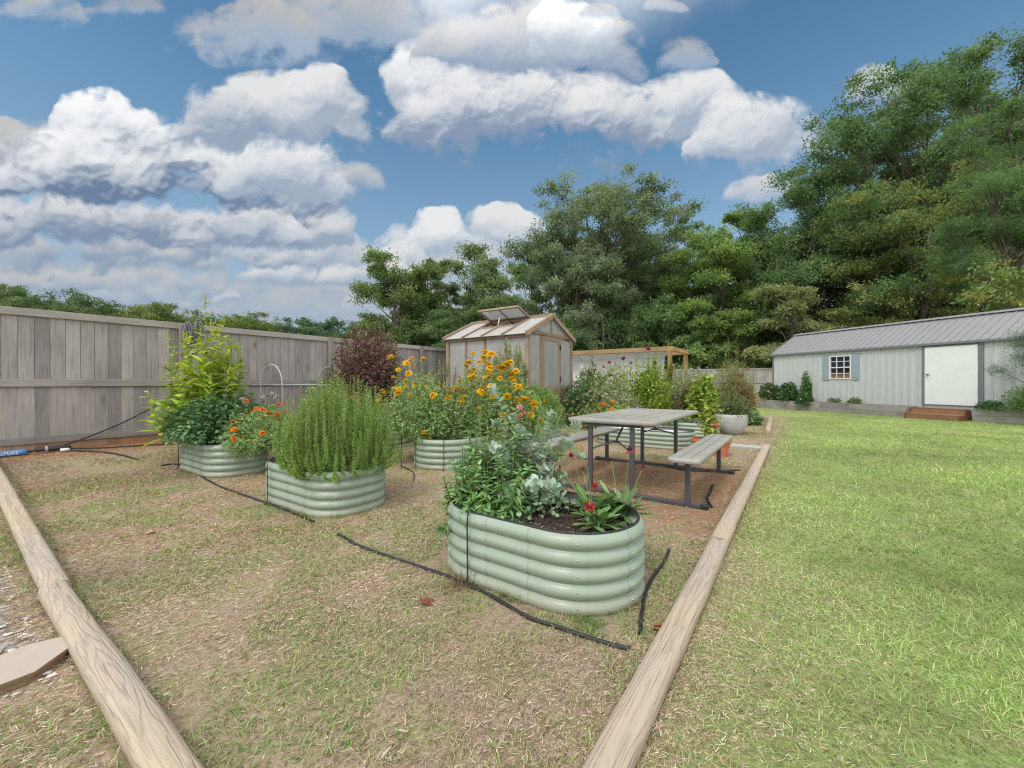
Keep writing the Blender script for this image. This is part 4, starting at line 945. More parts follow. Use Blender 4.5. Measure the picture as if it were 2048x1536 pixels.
# beige stone at the lower left
q=[(-.02,1.90),(.32,1.88),(.60,1.80),(.585,1.70),(.33,1.50),(0.05,1.38),(-.25,1.30),(-.45,1.60)]
b=MB(); pts=[]
poly=[ground_px(a_,b2,.05) for a_,b2 in ((143,1264),(137,1291),(70,1338),(-10,1368),(-160,1430),(-230,1380),(-60,1328),(60,1283))]
c0=np.mean(poly,0); poly=np.array(poly)-c0
P=np.concatenate([np.linspace(poly[i],poly[(i+1)%8],10,endpoint=False) for i in range(8)]); n=len(P); jag=.014*(fbm(np.arange(n)*.7,np.arange(n)*0.,3,3)-.5)
rows=[]
for zc,s_ in ((-.03,.97),(.0,.965),(.01,.98),(.025,.97),(.038,.998),(.047,1.0),(.05,.992)):
    jr=1+(RNG.standard_normal(n)*.008 if zc<.035 else 0); rows.append(np.c_[P*s_*np.c_[jr,jr] if zc<.035 else P*s_,np.full(n,zc)])
b.grid(np.stack(rows),True,smooth=False,mat=1); b.add(np.c_[P*.992,np.full(n,.05)],[list(range(n))])
M_STONE=mat_plain('smooth_beige_stone',(.42,.355,.30),.8,0,30,.08,.05); M_STONE2=mat_plain('broken_brown_stone',(.25,.165,.10),.95,0,40,.4,.8)
tag(b.build('stone_slab',[M_STONE,M_STONE2],None,(c0[0],c0[1],gz1(*c0)-.01)),'flat beige stone slab with broken brown edge beside the corner timber','stone slab')

# ------------------------------------------------------------------ metal shed
SA=math.atan2(-.956,.294); SX0,SY0=12.43,19.6; SZ=gz1(13.5,15.5)
sh=thing('shed','long pale grey metal shed with ribbed roof, white door and small window','shed',(SX0,SY0,SZ),SA)   # local x along the front, +y to the back
M_SID=mat_plain('pale_grey_siding',(.48,.50,.49),.5,.0,6,.10,.03); M_ROOF=mat_plain('grey_metal_roof',(.27,.27,.272),.42,.3,5,.12,.03)
M_TRIM=mat_plain('dark_grey_trim',(.16,.17,.185),.5,0,12,.1,.03); M_DOOR=mat_plain('white_door_paint',(.70,.72,.71),.5,0,4,.07,.03); M_SHUT=mat_plain('blue_grey_shutter',(.27,.32,.37),.6,0,10,.1,.05)
ZE,ZR,SL,SWd=EYE+1.34-SZ,EYE+2.27-SZ,10.2,3.0
wx0,wx1,wz0,wz1=2.57,3.42,EYE+.13-SZ,EYE+1.09-SZ
dx0,dx1,dz0,dz1=5.74,7.08,EYE-.75-SZ,EYE+1.20-SZ
b=MB()
def panelwall(x0,x1,z0,z1): 
    if x1-x0>.01 and z1-z0>.01: b.box(((x0+x1)/2,.05,(z0+z1)/2),(x1-x0,.10,z1-z0))
for seg in ((0,wx0,0,ZE),(wx0,wx1,0,wz0),(wx0,wx1,wz1,ZE),(wx1,dx0,0,ZE),(dx0,dx1,0,dz0),(dx0,dx1,dz1,ZE),(dx1,SL,0,ZE)): panelwall(*seg)
x=.06
while x<SL:
    if dx0-.10<x<dx1+.10: segs=[(dz1+.08,ZE-.02)]
    elif wx0-.33<x<wx1+.33: segs=[(.02,wz0-.05),(wz1+.05,ZE-.02)]
    else: segs=[(.02,ZE-.02)]
    for (z0,z1) in segs:
        b.add([(x-.016,0,z0),(x-.013,-.045,z0),(x+.013,-.045,z0),(x+.016,0,z0),(x-.016,0,z1),(x-.013,-.045,z1),(x+.013,-.045,z1),(x+.016,0,z1)],[[0,1,5,4],[1,2,6,5],[2,3,7,6],[0,3,2,1],[4,5,6,7]])
        for o in (.075,.15):
            if x+o<SL: b.add([(x+o-.008,0,z0),(x+o,-.004,z0),(x+o+.008,0,z0),(x+o-.008,0,z1),(x+o,-.004,z1),(x+o+.008,0,z1)],[[0,1,4,3],[1,2,5,4]])
    x+=.229
for xg,sg in ((.05,-1),(SL-.05,1)):
    pts=[(xg,.10,0),(xg,SWd,0),(xg,SWd,ZE),(xg,SWd/2,ZR-.04),(xg,.10,ZE)]; b.add(np.r_[np.array(pts),np.array(pts)+np.array([sg*.05,0,0])],[[0,1,2,3,4],[9,8,7,6,5]]+[[i,(i+1)%5,5+(i+1)%5,5+i] for i in range(5)])
b.box((SL/2,SWd-.05,ZE/2),(SL-.2,.1,ZE)); b.build('wall',M_SID,sh)
b=MB(); ovh=.10; sl_=(ZR-ZE)/(SWd/2)
for s_ in (0,1):
    y0,y1=((-ovh,SWd/2) if s_==0 else (SWd+ovh,SWd/2)); z0=ZE-ovh*sl_+.02
    q=np.array([(-ovh,y0,z0),(SL+ovh,y0,z0),(SL+ovh,y1,ZR),(-ovh,y1,ZR)]); q=q if s_==0 else q[::-1]; b.add(np.r_[q,q+np.array([0,0,.03])],[[3,2,1,0],[4,5,6,7]]+[[i,(i+1)%4,4+(i+1)%4,4+i] for i in range(4)])
    x=0.0
    while x<=SL+.01: b.beam((x,y0,z0+.035),(x,y1,ZR+.035),.035,.03); x+=.229
b.build('roof',M_ROOF,sh)
b=MB(); b.beam((-ovh-.02,SWd/2-.06,ZR+.045),(SL+ovh,SWd/2-.06,ZR+.045),.17,.012,up=(0,-.5,1)); b.beam((-ovh-.02,SWd/2+.075,ZR+.042),(SL+ovh,SWd/2+.075,ZR+.042),.17,.012,up=(0,.5,1)); b.build('ridge_cap',M_ROOF,sh)
b=MB(); b.box((SL/2,-ovh-.012,ZE-ovh*sl_+.0),(SL+2*ovh,.02,.06)); b.box((.0,-.012,ZE/2),(.10,.03,ZE-.07)); b.beam((-ovh-.015,-ovh,ZE-ovh*sl_+.0),(-ovh-.015,SWd/2,ZR-.02),.02,.11); b.build('eaves_trim',M_TRIM,sh)
dd=link('door',None,sh); b=MB(); b.box(((dx0+dx1)/2,-.035,(dz0+dz1)/2),(dx1-dx0-.02,.05,dz1-dz0-.02),cham=.01); b.build('door_leaf',M_DOOR,dd)
b=MB(); b.box((dx0-.035,-.02,(dz0+dz1)/2),(.07,.05,dz1-dz0+.06)); b.box((dx1+.06,-.02,(dz0+dz1)/2),(.12,.05,dz1-dz0+.06)); b.box(((dx0+dx1)/2,-.021,dz1+.03),(dx1-dx0-.004,.052,.05)); b.build('door_trim',M_TRIM,dd)
b=MB(); lying(b,[(0,0),(.02,0),(.02,.04),(.035,.05),(.035,.07),(0,.08)],(0,0,0),(0,-1,0),14); b.box((0,-.065,-.0),(.11,.018,.022)); b.build('door_handle',mat_plain('brass_grey',(.30,.28,.24),.35,.7),dd,(dx0+.12,-.06,dz0+1.02))
wn=link('window',None,sh); b=MB(); fw=.05
for x in (wx0+fw/2,wx1-fw/2): b.box((x,-.01,(wz0+wz1)/2),(fw,.06,wz1-wz0))
for z in (wz0+fw/2,wz1-fw/2,(wz0+wz1)/2-.0): b.box(((wx0+wx1)/2,-.01,z),(wx1-wx0-2*fw-.002,.058,fw*.8))
for i in (1,2): b.box((wx0+(wx1-wx0)*i/3,-.005,(wz0+wz1)/2),(.022,.035,wz1-wz0-2*fw))
for i in (1,3): b.box(((wx0+wx1)/2,-.0045,wz0+(wz1-wz0)*i/4),(wx1-wx0-2*fw-.01,.034,.022))
b.build('window_frame',mat_plain('white_window_paint',(.68,.68,.66),.5),wn)
M_GLASS,_t,_p=new_mat('dark_window_glass'); _p.inputs['Base Color'].default_value=(.012,.016,.022,1); _p.inputs['Roughness'].default_value=.08; _p.inputs['Specular IOR Level'].default_value=.5
b=MB(); b.box(((wx0+wx1)/2,.03,(wz0+wz1)/2+.10),(wx1-wx0-.06,.006,wz1-wz0-.25)); b.build('pane',M_GLASS,wn)
b=MB(); b.box(((wx0+wx1)/2,.028,wz0+.14),(wx1-wx0-.06,.01,.20)); b.build('inner_shelf',mat_plain('brown_shelf',(.22,.12,.07),.7),wn)
for xc in (wx0-.15,wx1+.15):
    b=MB(); b.box((xc,-.02,(wz0+wz1)/2),(.28,.035,wz1-wz0+.08),cham=.006)
    for zc in ((wz0*3+wz1)/4,(wz0+wz1*3)/4): b.box((xc,-.040,zc),(.19,.012,(wz1-wz0)*.38),cham=.004)
    b.build('shutter',M_SHUT,wn)
# timber planters and steps in front of the shed
M_OLDT=mat_wood('grey_planter_timber',(.33,.32,.295),(.25,.24,.225),0,dark=(.13,.12,.11),rough=.9)
def wplanter(x0,x1,label,h=.36,d_=.55):
    c=Matrix.Rotation(SA,3,'Z')@Vector(((x0+x1)/2,-.06-d_/2,0)); px2,py2=SX0+c.x,SY0+c.y
    w=thing('timber_planter',label,'planter',(px2,py2,gz1(px2,py2)-.03),SA); L=x1-x0
    for k in range(2):
        hh=h/2; z=hh*(k+.5)
        b=MB()
        n=max(1,int(round(L/2.4))); 
        for i in range(n): b.box((-L/2+L*(i+.5)/n,-d_/2,z),(L/n-.004,.05,hh-.004),rc(),cham=.005)
        b.box((0,d_/2,z),(L-.004,.05,hh-.004),rc(),cham=.005)
        for s_ in (-1,1): b.box((s_*(L/2-.025),0,z),(.05,d_-.054,hh-.005),rc(),cham=.004)
        b.build('side_board',M_OLDT,w)
    b=MB(); b.box((0,0,h-.06),(L-.1,d_-.06,.04),(.07,.055,.04)); b.build('soil',M_SOIL,w); return w
wplanter(-.35,5.55,'long grey timber planter left of the shed steps, planted with roses',.43)
wplanter(7.22,10.4,'grey timber planter right of the shed steps, bushes hanging over it',.43)
c=Matrix.Rotation(SA,3,'Z')@Vector(((dx0+dx1)/2-.06,-.62,0)); stx,sty=SX0+c.x,SY0+c.y
st=thing('door_steps','reddish stained timber steps below the white shed door','steps',(stx,sty,gz1(stx,sty)-.02),SA)
M_RED=mat_wood('red_stained_timber',(.29,.17,.10),(.23,.13,.075),0,dark=(.14,.06,.035),rough=.7,bmp=.2)
M_REDD=mat_wood('step_side_timber',(.20,.09,.05),(.16,.07,.04),1,dark=(.10,.05,.03),rough=.8)
for k,(y0,z1) in enumerate(((-.28,.19),(.0,.37))):
    b=MB(); b.box((0,y0+.14,z1),(1.36,.29,.04),rc(),cham=.006); b.build('tread',M_RED,st)
    b=MB(); b.box((0,y0+.016,z1-.10),(1.33,.028,.155),rc(),cham=.004); b.build('riser',M_RED,st)
for s_ in (-1,1): b=MB(); b.box((s_*.69,.02,.085),(.038,.60,.19),rc()); b.box((s_*.69,.16,.27),(.038,.30,.17),rc()); b.build('side_board',M_REDD,st)
# small things behind the greenhouse corner
x,y=UV(9.3,4.9); wb=thing('timber_bed','low grey timber bed beyond the greenhouse corner','planter',(x,y,gz1(x,y)),RZ)
for (c_,d_) in (((0,-.6,.14),(2.6,.05,.28)),((0,.6,.14),(2.6,.05,.28)),((-1.28,0,.14),(.05,1.146,.28)),((1.28,0,.14),(.05,1.146,.28))):
    b=MB(); b.box(c_,d_,rc(),cham=.005); b.build('side_board',M_OLDT,wb)
b=MB(); b.box((0,0,.20),(2.5,1.14,.04),(.07,.05,.035)); b.build('soil',M_SOIL,wb)
x,y=UV(7.9,4.15); tp2=thing('flower_pot','small round terracotta pot near the greenhouse corner','flower pot',(x,y,gz1(x,y)),0)
b=MB(); b.lathe([(0,0),(.13,0),(.18,.25),(.20,.25),(.205,.31),(.18,.31),(.17,.26)],24); b.build('pot',M_TERRA,tp2); b=MB(); b.lathe([(0,.27),(.172,.265)],20,(.06,.045,.035)); b.build('soil',M_SOIL,tp2)
# ------------------------------------------------------------------ plants
M_LEAF=mat_leaf('garden_leaf',.5,.30,.22); M_GLAUC=mat_leaf('glaucous_leaf',.6,.2,.12); M_NEEDLE=mat_leaf('needle_leaf',.55,.2,.2)
M_STEM=mat_attr('green_stem',.7,.2,30,.2,0); M_PETAL=mat_leaf('flower_petal',.7,.35,.10)
GOLD=2.39996
def bez(b,c,t_,K):
    s=np.linspace(0,1,K)[None,:,None]; return b[:,None]*(1-s)**2+2*c[:,None]*s*(1-s)+t_[:,None]*s**2
def lerp_path(P,s):
    M,K,_=P.shape; f=np.clip(s,0,1)*(K-1); i=np.minimum(f.astype(int),K-2); g=(f-i)[...,None]; m=np.arange(M)[:,None]
    return P[m,i]*(1-g)+P[m,i+1]*g, unit2(P[m,i+1]-P[m,i])
def unit2(a): return a/(np.linalg.norm(a,axis=-1,keepdims=True)+1e-9)
def stem_leaves(P,n,t0,t1,elev,r,jit=.25,az0=None):
    M=len(P); s=np.linspace(t0,t1,n)[None,:]+r.uniform(-.5,.5,(M,n))*(t1-t0)/n
    p,T=lerp_path(P,s); ref=np.broadcast_to(np.array([.31,.95,.05]),T.shape)
    A=unit2(np.cross(T,ref)); B=np.cross(T,A); az=GOLD*np.arange(n)[None,:]+r.uniform(0,6.28,(M,1))+jit*r.standard_normal((M,n))
    e=elev+jit*.6*r.standard_normal((M,n)); e=e[...,None]; ra=np.cos(az)[...,None]*A+np.sin(az)[...,None]*B
    D=np.cos(e)*ra+np.sin(e)*T; N=unit2(np.cos(e)*T-np.sin(e)*ra+.15*r.standard_normal(T.shape))
    return p.reshape(-1,3),D.reshape(-1,3),N.reshape(-1,3),np.broadcast_to(s,(M,n)).reshape(-1)
def fan(r,M,base_r,top_r,h,hv=.15,bulge=.3,lean=(0,0),K=9):
    a=np.sqrt(r.random(M)); th=r.uniform(0,2*PI,M); b=np.c_[a*base_r*np.cos(th),a*base_r*np.sin(th),np.zeros(M)]
    th2=th+r.normal(0,.35,M); a2=np.clip(a+r.normal(0,.12,M),0,1.1); hh=h*(1-hv*a2**2*2+r.normal(0,hv*.5,M))
    tp=np.c_[a2*top_r*np.cos(th2)+lean[0],a2*top_r*np.sin(th2)+lean[1],hh]
    c=b*.3+tp*.7; c[:,2]=hh*.35; c[:,:2]=b[:,:2]+(tp[:,:2]-b[:,:2])*(.5+bulge)
    return bez(b,c,tp,K)
def place(name,label,cat,u,v,z,group=None,rz=None,world=None):
    x,y=world if world else UV(u,v); return thing(name,label,cat,(x,y,gz1(x,y)+z),RZ if rz is None else rz,group)
def stems(root,P,r0,r1,col,sides=4,r=RNG,name='stems'):
    b=MB(); M,K,_=P.shape; b.tubes(P,np.broadcast_to(np.linspace(r0,r1,K),(M,K)),sides,pick(col,M,.15,r)); return b.build(name,M_STEM,root)
def foliage(root,P,D,N,L,W,pal,kind,r,droop=.2,mat=None,name='foliage',jit=.16,b=None,fin=True):
    b=b or MB(); b.leaves(P,D,N,L,W,pick(pal,len(P),jit,r),kind,droop)
    return b.build(name,mat or M_LEAF,root) if fin else b
def dome_leaves(r,n,R3,shell=.45,up=.5,low=-.15):
    d=unit(r.standard_normal((n*2,3))); d=d[d[:,2]>low][:n]; n=len(d); s=1-shell*r.random(n)**1.5
    lump=1+.22*(fbm(d[:,0]*2.3+5,d[:,1]*2.3+d[:,2]*2,int(r.integers(99)),3)-.5)*2
    P=d*s[:,None]*lump[:,None]*np.array(R3); D=unit(d*.8+r.standard_normal((n,3))*.6+np.array([0,0,.1])); N=unit(d*.5+np.array([0,0,up])+r.standard_normal((n,3))*.35)
    return P,D,N
# blooms ------------------------------------------------------------
def bloom_pom(name,pal,r,seed,layers=5):
    q=np.random.default_rng(seed); b=MB()
    for k in range(layers):
        n=12-k*2+2; th=np.arange(n)*2*PI/n+q.random()*3; el=.05+1.35*k/layers+q.normal(0,.08,n); L=r*(1.0-.12*k)*q.uniform(.9,1.1,n)
        D=np.c_[np.cos(th)*np.cos(el),np.sin(th)*np.cos(el),np.sin(el)]; N=np.c_[-np.cos(th)*np.sin(el),-np.sin(th)*np.sin(el),np.cos(el)]
        b.leaves(np.zeros((n,3))+np.array([0,0,r*.05*k])+D*r*.1,D,N,L,r*.62,pick(pal,n,.12,q),'strap',.25)
    b.lathe([(0,-.5*r),(.2*r,-.45*r),(.34*r,-.1*r),(.2*r,.05*r)],8,(.10,.17,.05),1); me=b.build(name,[M_PETAL,M_STEM]); d_=me.data; bpy.data.objects.remove(me); return d_
def bloom_daisy(name,pal,r,seed,cone,n=13,droop=.25,el=.1,ch=.5,wid=.3):
    q=np.random.default_rng(seed); b=MB(); th=np.arange(n)*2*PI/n+q.normal(0,.06,n); e=el+q.normal(0,.12,n)
    D=np.c_[np.cos(th)*np.cos(e),np.sin(th)*np.cos(e),np.sin(e)]; N=np.c_[-np.cos(th)*np.sin(e),-np.sin(th)*np.sin(e),np.cos(e)]
    b.leaves(D*r*.15,D,N,r*q.uniform(.78,1,n),r*wid,pick(pal,n,.12,q),'strap',droop)
    b.lathe([(.0,-.12*r),(.34*r,-.05*r),(.36*r,.08*r),(.26*r,ch*r*.75),(.1*r,ch*r),(0,ch*r*1.02)],12,cone,1); me=b.build(name,[M_PETAL,M_STEM]); d_=me.data; bpy.data.objects.remove(me); return d_
YEL=[bloom_pom('marigold_yellow',[(.90,.54,.012),(.92,.60,.02),(.88,.47,.01)],.037,s) for s in range(3)]
ORA=[bloom_pom('marigold_orange',[(.84,.22,.012),(.76,.15,.01),(.88,.30,.02)],.034,s+9,4) for s in range(3)]
def put_blooms(root,tips,meshes,r,smin=.8,smax=1.2,tilt=.5,name='flower_head',face=None):
    for p in tips:
        o=link(name,meshes[int(r.integers(len(meshes)))],root,tuple(p)); s=r.uniform(smin,smax); o.scale=(s,s,s)
        f=Vector((r.normal(0,tilt),r.normal(0,tilt),1)) if face is None else Vector(face)+Vector(r.normal(0,.3,3))
        o.rotation_euler=f.to_track_quat('Z','Y').to_euler(); o.rotation_euler.rotate_axis('Z',r.uniform(0,6))

# 1 rosemary
r=np.random.default_rng(101); ro=place('rosemary_bush','big upright rosemary bush overflowing its corrugated bed','rosemary',.74,2.93,.30)
P=fan(r,430,.34,.46,.79,.22,.70,K=10)
P2=fan(r,150,.36,.52,.50,.30,.80,K=10); P=np.concatenate([P,P2])
stems(ro,P,.004,.0012,[(.16,.19,.08),(.20,.16,.09)],4,r)
p,D,N,s=stem_leaves(P,92,.06,1.0,.75,r,.22)
foliage(ro,p,D,N,.032*(1.12-.4*s)*r.uniform(.8,1.2,len(p)),.0080,[(.26,.43,.09),(.21,.37,.075),(.35,.52,.12),(.28,.39,.13)],'quad',r,.15,M_NEEDLE)
# 2 mint
r=np.random.default_rng(102); mi=place('mint_bush','dense dark green mint mound spilling over the bed nearest the fence','mint',.80,5.52,.36)
P=fan(r,330,.42,.64,.62,.28,.2,K=7); stems(mi,P,.003,.0015,[(.12,.14,.06),(.14,.09,.06)],4,r)
p,D,N,s=stem_leaves(P,16,.30,1.0,.15,r,.3); N=unit(N*.6+np.array([0,0,.8])); N=unit(N+.25*r.standard_normal(N.shape))
p2,D2,N2=dome_leaves(r,2400,(.66,.64,.50),.3,.9,-.05); p2=p2+np.array([0,0,.06])
foliage(mi,np.r_[p,p2],np.r_[D,D2],np.r_[N,N2],r.uniform(.03,.062,len(p)+len(p2)),r.uniform(.024,.044,len(p)+len(p2)),[(.11,.225,.085),(.135,.26,.105),(.09,.185,.075),(.17,.29,.14)],'ovate',r,.22)
LIL=[bloom_pom('lilac_bloom',[(.46,.43,.52),(.38,.35,.46)],.022,s+30,3) for s in range(2)]
tips=[(r.uniform(-.25,.35),r.uniform(-.70,-.35),r.uniform(.50,.66)) for _ in range(16)]
b=MB(); b.tubes(np.array([[(t_[0]*.8,t_[1]*.8,.25),(t_[0]*.95,t_[1]*.95,t_[2]*.7),t_] for t_ in tips]),.0015,4,(.14,.18,.08)); b.build('flower_stalks',M_STEM,mi); put_blooms(mi,tips,LIL,r)
# 3 lime plumes
def plume_plant(name,label,cat,u,v,z,M,base_r,top_r,h,L,W,pal,plpal,nl,seed,extra=(),pl=.10,elev=.55,kind='lance',droop=.35,stem=(.24,.32,.06),group=None,lean=(0,0),world=None,t0=.12,plr=.03):
    r=np.random.default_rng(seed); ro=place(name,label,cat,u,v,z,group,world=world)
    P=fan(r,int(M*1.5),base_r*1.3,top_r,h,.16,.12,lean,K=9); L*=1.08; W*=1.3
    if len(extra):
        E=np.array(extra,float); b_=np.c_[E[:,:2]*.35,np.zeros(len(E))]; c_=b_*.4+E*.6; c_[:,2]=E[:,2]*.5; P=np.concatenate([P,bez(b_,c_,E,9)])
    stems(ro,P,.006,.002,[stem],5,r)
    p,D,N,s=stem_leaves(P,nl,t0,.96,elev,r,.3); taper=np.clip(1.15-.75*s,.2,1)*r.uniform(.7,1.25,len(p))
    fb=foliage(ro,p,D,N,L*taper,W*taper,pal,kind,r,droop,fin=False)
    if plpal:
        n=90; p,D,N,s=stem_leaves(P,n,1-pl,1.0,.5,r,.5); q=(1-(s-(1-pl))/pl)
        foliage(ro,p,D,N,plr*(.35+.8*q)*r.uniform(.6,1.2,len(p)),plr*.36,plpal,'quad',r,.1,b=fb,fin=False)
    fb.build('foliage',M_LEAF,ro)
    return ro,P
plume_plant('lime_celosia','tall lime green leafy plant with cream plumes rising above the fence top','plume plant',.74,6.00,.32,32,.30,.54,1.42,.24,.070,[(.38,.50,.055),(.45,.56,.07),(.31,.44,.05),(.52,.60,.10)],[(.60,.58,.26),(.68,.64,.34),(.50,.52,.18)],34,103,
   extra=[(.03,.10,1.98),(.12,-.28,1.66),(.05,-.34,1.55),(-.1,.45,1.40)],pl=.075,elev=.62)
# 4 orange marigolds
def marigold(label,u,v,z,M,base_r,top_r,h,seed,meshes,lean,nb,pal=((.27,.42,.15),(.33,.49,.19),(.22,.36,.13),(.41,.50,.26)),low=0,smax=1.2,name='marigold_plant',group='marigold plants in bloom'):
    r=np.random.default_rng(seed); ro=place(name,label,'marigold',u,v,z,group)
    P=fan(r,int(M*1.5),base_r*1.35,top_r,h,.30,.18,lean,K=9); stems(ro,P,.0045,.002,[(.13,.19,.07),(.17,.15,.08)],5,r)
    p,D,N,s=stem_leaves(P,26,.08,.95,.35,r,.35)
    # ferny: each leaf is a rachis with leaflets
    k=7; L=r.uniform(.07,.13,len(p))*(1.1-.5*s); t_=np.linspace(.2,1,k)
    D=unit(D); S=unit(np.cross(D,N)); pp=[];dd=[];nn=[];ll=[]
    for i,q in enumerate(t_):
        sg=(-1)**i; pp.append(p+D*(L*q)[:,None]-np.array([0,0,1])*(L*q*q*.35)[:,None]); dd.append(unit(D*.6+S*sg*(.9 if i<k-1 else 0))); nn.append(N); ll.append(L*.42*(1-.35*q))
    p,D,N=dome_leaves(r,int(4200*top_r/.5),(top_r*.98,top_r*.98,h*.66),.85,.4,-.1); q_=fbm(p[:,0]*5+seed,p[:,1]*5+p[:,2]*3,seed,3); p*=(.70+.55*q_)[:,None]; p[:,:2]+=np.array(lean)*.5; p[:,2]+=h*.20; pp.append(p); dd.append(D); nn.append(N); ll.append(r.uniform(.035,.06,len(p)))
    P_=np.concatenate(pp); foliage(ro,P_,np.concatenate(dd),np.concatenate(nn)+.3*r.standard_normal(P_.shape),np.concatenate(ll),np.concatenate(ll)*.40,list(pal),'quad',r,.15)
    tips=P[r.permutation(len(P))[:nb],-1]; put_blooms(ro,tips,meshes,r,.75,smax,.45); 
    if low: 
        q=P[r.integers(0,len(P),low),r.integers(4,8,low)]; put_blooms(ro,q+r.normal(0,.04,q.shape)+np.array([0,0,.05]),meshes,r,.6,1.0,.6)
    return ro
marigold('bushy marigold with small deep orange blooms beside the mint mound',.95,4.98,.30,44,.20,.42,.55,104,ORA,(.05,-.16),24)
marigold('orange marigold peeping over the rosemary in front of the hoop frame',2.62,5.55,.30,44,.25,.62,.64,105,ORA,(-.10,.10),26,smax=1.35)
marigold('leggy golden marigold leaning left at the rounded bed end',2.62,3.66,.30,52,.26,.58,1.06,106,YEL,(-.05,.30),34,low=8,smax=1.6)
marigold('tallest golden marigold crowded with blooms in front of the greenhouse',3.22,3.38,.30,80,.38,.62,1.12,107,YEL,(.14,-.14),76,low=24,smax=1.8)
marigold('half spent golden marigold low in the middle of the long bed',4.05,3.20,.30,46,.28,.55,.80,108,YEL,(-.1,-.1),8,low=3)
# 5 maroon shrub
r=np.random.default_rng(109); ma=place('maroon_shrub','dark maroon leaved shrub standing against the fence behind the rosemary','shrub',3.05,5.62,.30)
P=fan(r,150,.34,.66,1.72,.24,.15,(-.0,.05),K=9); P=np.concatenate([P,fan(r,70,.3,.66,1.05,.30,.2,(-.30,.30),K=9)]); stems(ma,P,.007,.002,[(.07,.045,.04)],5,r)
p,D,N,s=stem_leaves(P,52,.12,1.0,.45,r,.35); q=r.random(len(p))<np.clip(.45-.5*s,.02,.4)
c=np.where(q[:,None],pick([(.10,.14,.07),(.13,.17,.09)],len(p),.15,r),pick([(.19,.075,.09),(.25,.11,.125),(.14,.065,.075),(.30,.15,.155),(.20,.13,.12)],len(p),.18,r))
b=MB(); b.leaves(p,D,N,.092*(1.15-.5*s)*r.uniform(.7,1.2,len(p)),.030*(1.15-.4*s),c,'quad',.15); p,D,N=dome_leaves(r,3600,(.56,.56,.82),.7,.5,-.35); p[:,2]+=.86; b.leaves(p,D,N,.085*r.uniform(.7,1.2,len(p)),.03,pick([(.19,.08,.09),(.15,.07,.075),(.17,.20,.11),(.27,.13,.135)],len(p),.18,r),'quad',.15); b.build('foliage',M_LEAF,ma)
# 8 plume plants in the long bed
plume_plant('pale_celosia','leafy bright green plant with pale pink cream plumes before the greenhouse corner','plume plant',4.28,3.52,.30,34,.24,.34,1.46,.18,.062,[(.24,.38,.07),(.29,.44,.09),(.19,.31,.07)],[(.52,.47,.36),(.58,.50,.42),(.45,.45,.24)],26,110,pl=.13,plr=.045)
plume_plant('wheat_celosia','thin plant with dry wheat coloured plumes between the two tall marigolds','plume plant',3.0,3.78,.30,9,.15,.28,1.12,.10,.025,[(.14,.22,.07),(.20,.24,.09)],[(.46,.38,.28),(.50,.43,.33)],14,111,pl=.15,plr=.04)
# 9 herb bushes
def bush(name,label,cat,u,v,z,R3,n,L,W,pal,seed,kind='ovate',M=40,world=None,group=None,up=.5,shell=.6,mat=None,low=-.2,zc=0.0,stemc=((.14,.16,.07),)):
    r=np.random.default_rng(seed); ro=place(name,label,cat,u,v,z,group,world=world)
    th=r.uniform(0,6.28,M); a=np.sqrt(r.random(M)); tp=np.c_[a*R3[0]*.85*np.cos(th),a*R3[1]*.85*np.sin(th),R3[2]*np.sqrt(np.clip(1-.8*a*a,0,1))*.92+zc]; b_=np.c_[tp[:,:2]*.25,np.zeros(M)]
    P=bez(b_,b_*.3+tp*.7+np.array([0,0,.05]),tp,6); stems(ro,P,.004+.003*R3[2],.0015,list(stemc),4,r)
    p,D,N=dome_leaves(r,int(n*1.6),R3,shell,up,low); p[:,2]+=zc; W*=1.25; L*=1.1
    foliage(ro,p,D,N,r.uniform(.65,1.25,len(p))*L,r.uniform(.7,1.2,len(p))*W,pal,kind,r,.2,mat); return ro
bush('basil_bush','bright green herb bush at the end of the long bed','herb',4.85,3.28,.28,(.50,.42,.62),3800,.038,.016,[(.19,.33,.07),(.24,.40,.09),(.15,.27,.06),(.28,.40,.12)],112,'quad',M=60,zc=.16)
bush('oregano_bush','grey green loose herb bush beyond the bright one, near the greenhouse door','herb',5.22,3.55,.28,(.50,.40,.60),2600,.03,.014,[(.17,.23,.13),(.21,.27,.16),(.13,.19,.10),(.28,.32,.22)],113,'quad',M=60,zc=.15)
bush('herb_mound','low brownish green herb mound under the marigold blooms','herb',3.75,3.05,.28,(.40,.28,.38),1700,.024,.010,[(.15,.19,.07),(.20,.22,.09),(.11,.14,.05)],114,'quad',M=40,zc=.06)
bush('tomato_bush','dark green bush inside the white hoop frame','shrub',2.95,6.35,.2,(.34,.34,.85),1500,.07,.035,[(.07,.14,.05),(.09,.18,.07),(.05,.11,.04)],115,'ovate',M=30,zc=.25)
# 10 near bed: leafy plant, eucalyptus, red daisies
r=np.random.default_rng(120); sn=place('snapdragon_plant','leafy green snapdragon clump at the left end of the nearest bed','snapdragon',.62,1.04,.25)
P=fan(r,80,.18,.28,.54,.24,.30,(.0,.02),K=9); P=np.concatenate([P,fan(r,40,.2,.32,.28,.4,.3,(0,.03),K=9)]); stems(sn,P,.004,.002,[(.12,.20,.06),(.16,.17,.08)],5,r)
p,D,N,s=stem_leaves(P,32,.10,1.0,.30,r,.35); foliage(sn,p,D,N,.078*(1.1-.45*s)*r.uniform(.7,1.25,len(p)),.024*(1.1-.3*s),[(.16,.31,.10),(.20,.38,.13),(.125,.25,.08),(.26,.43,.16)],'lance',r,.45)
E=np.array([(.02,.14,.64),(.10,-.02,.60),(.22,-.20,.64),(-.04,.02,.56),(.26,-.34,.68),(.12,.10,.58)]); b_=np.c_[E[:,:2]*.5,np.full(6,.1)]; SP=bez(b_,b_*.5+E*.5,E,9)
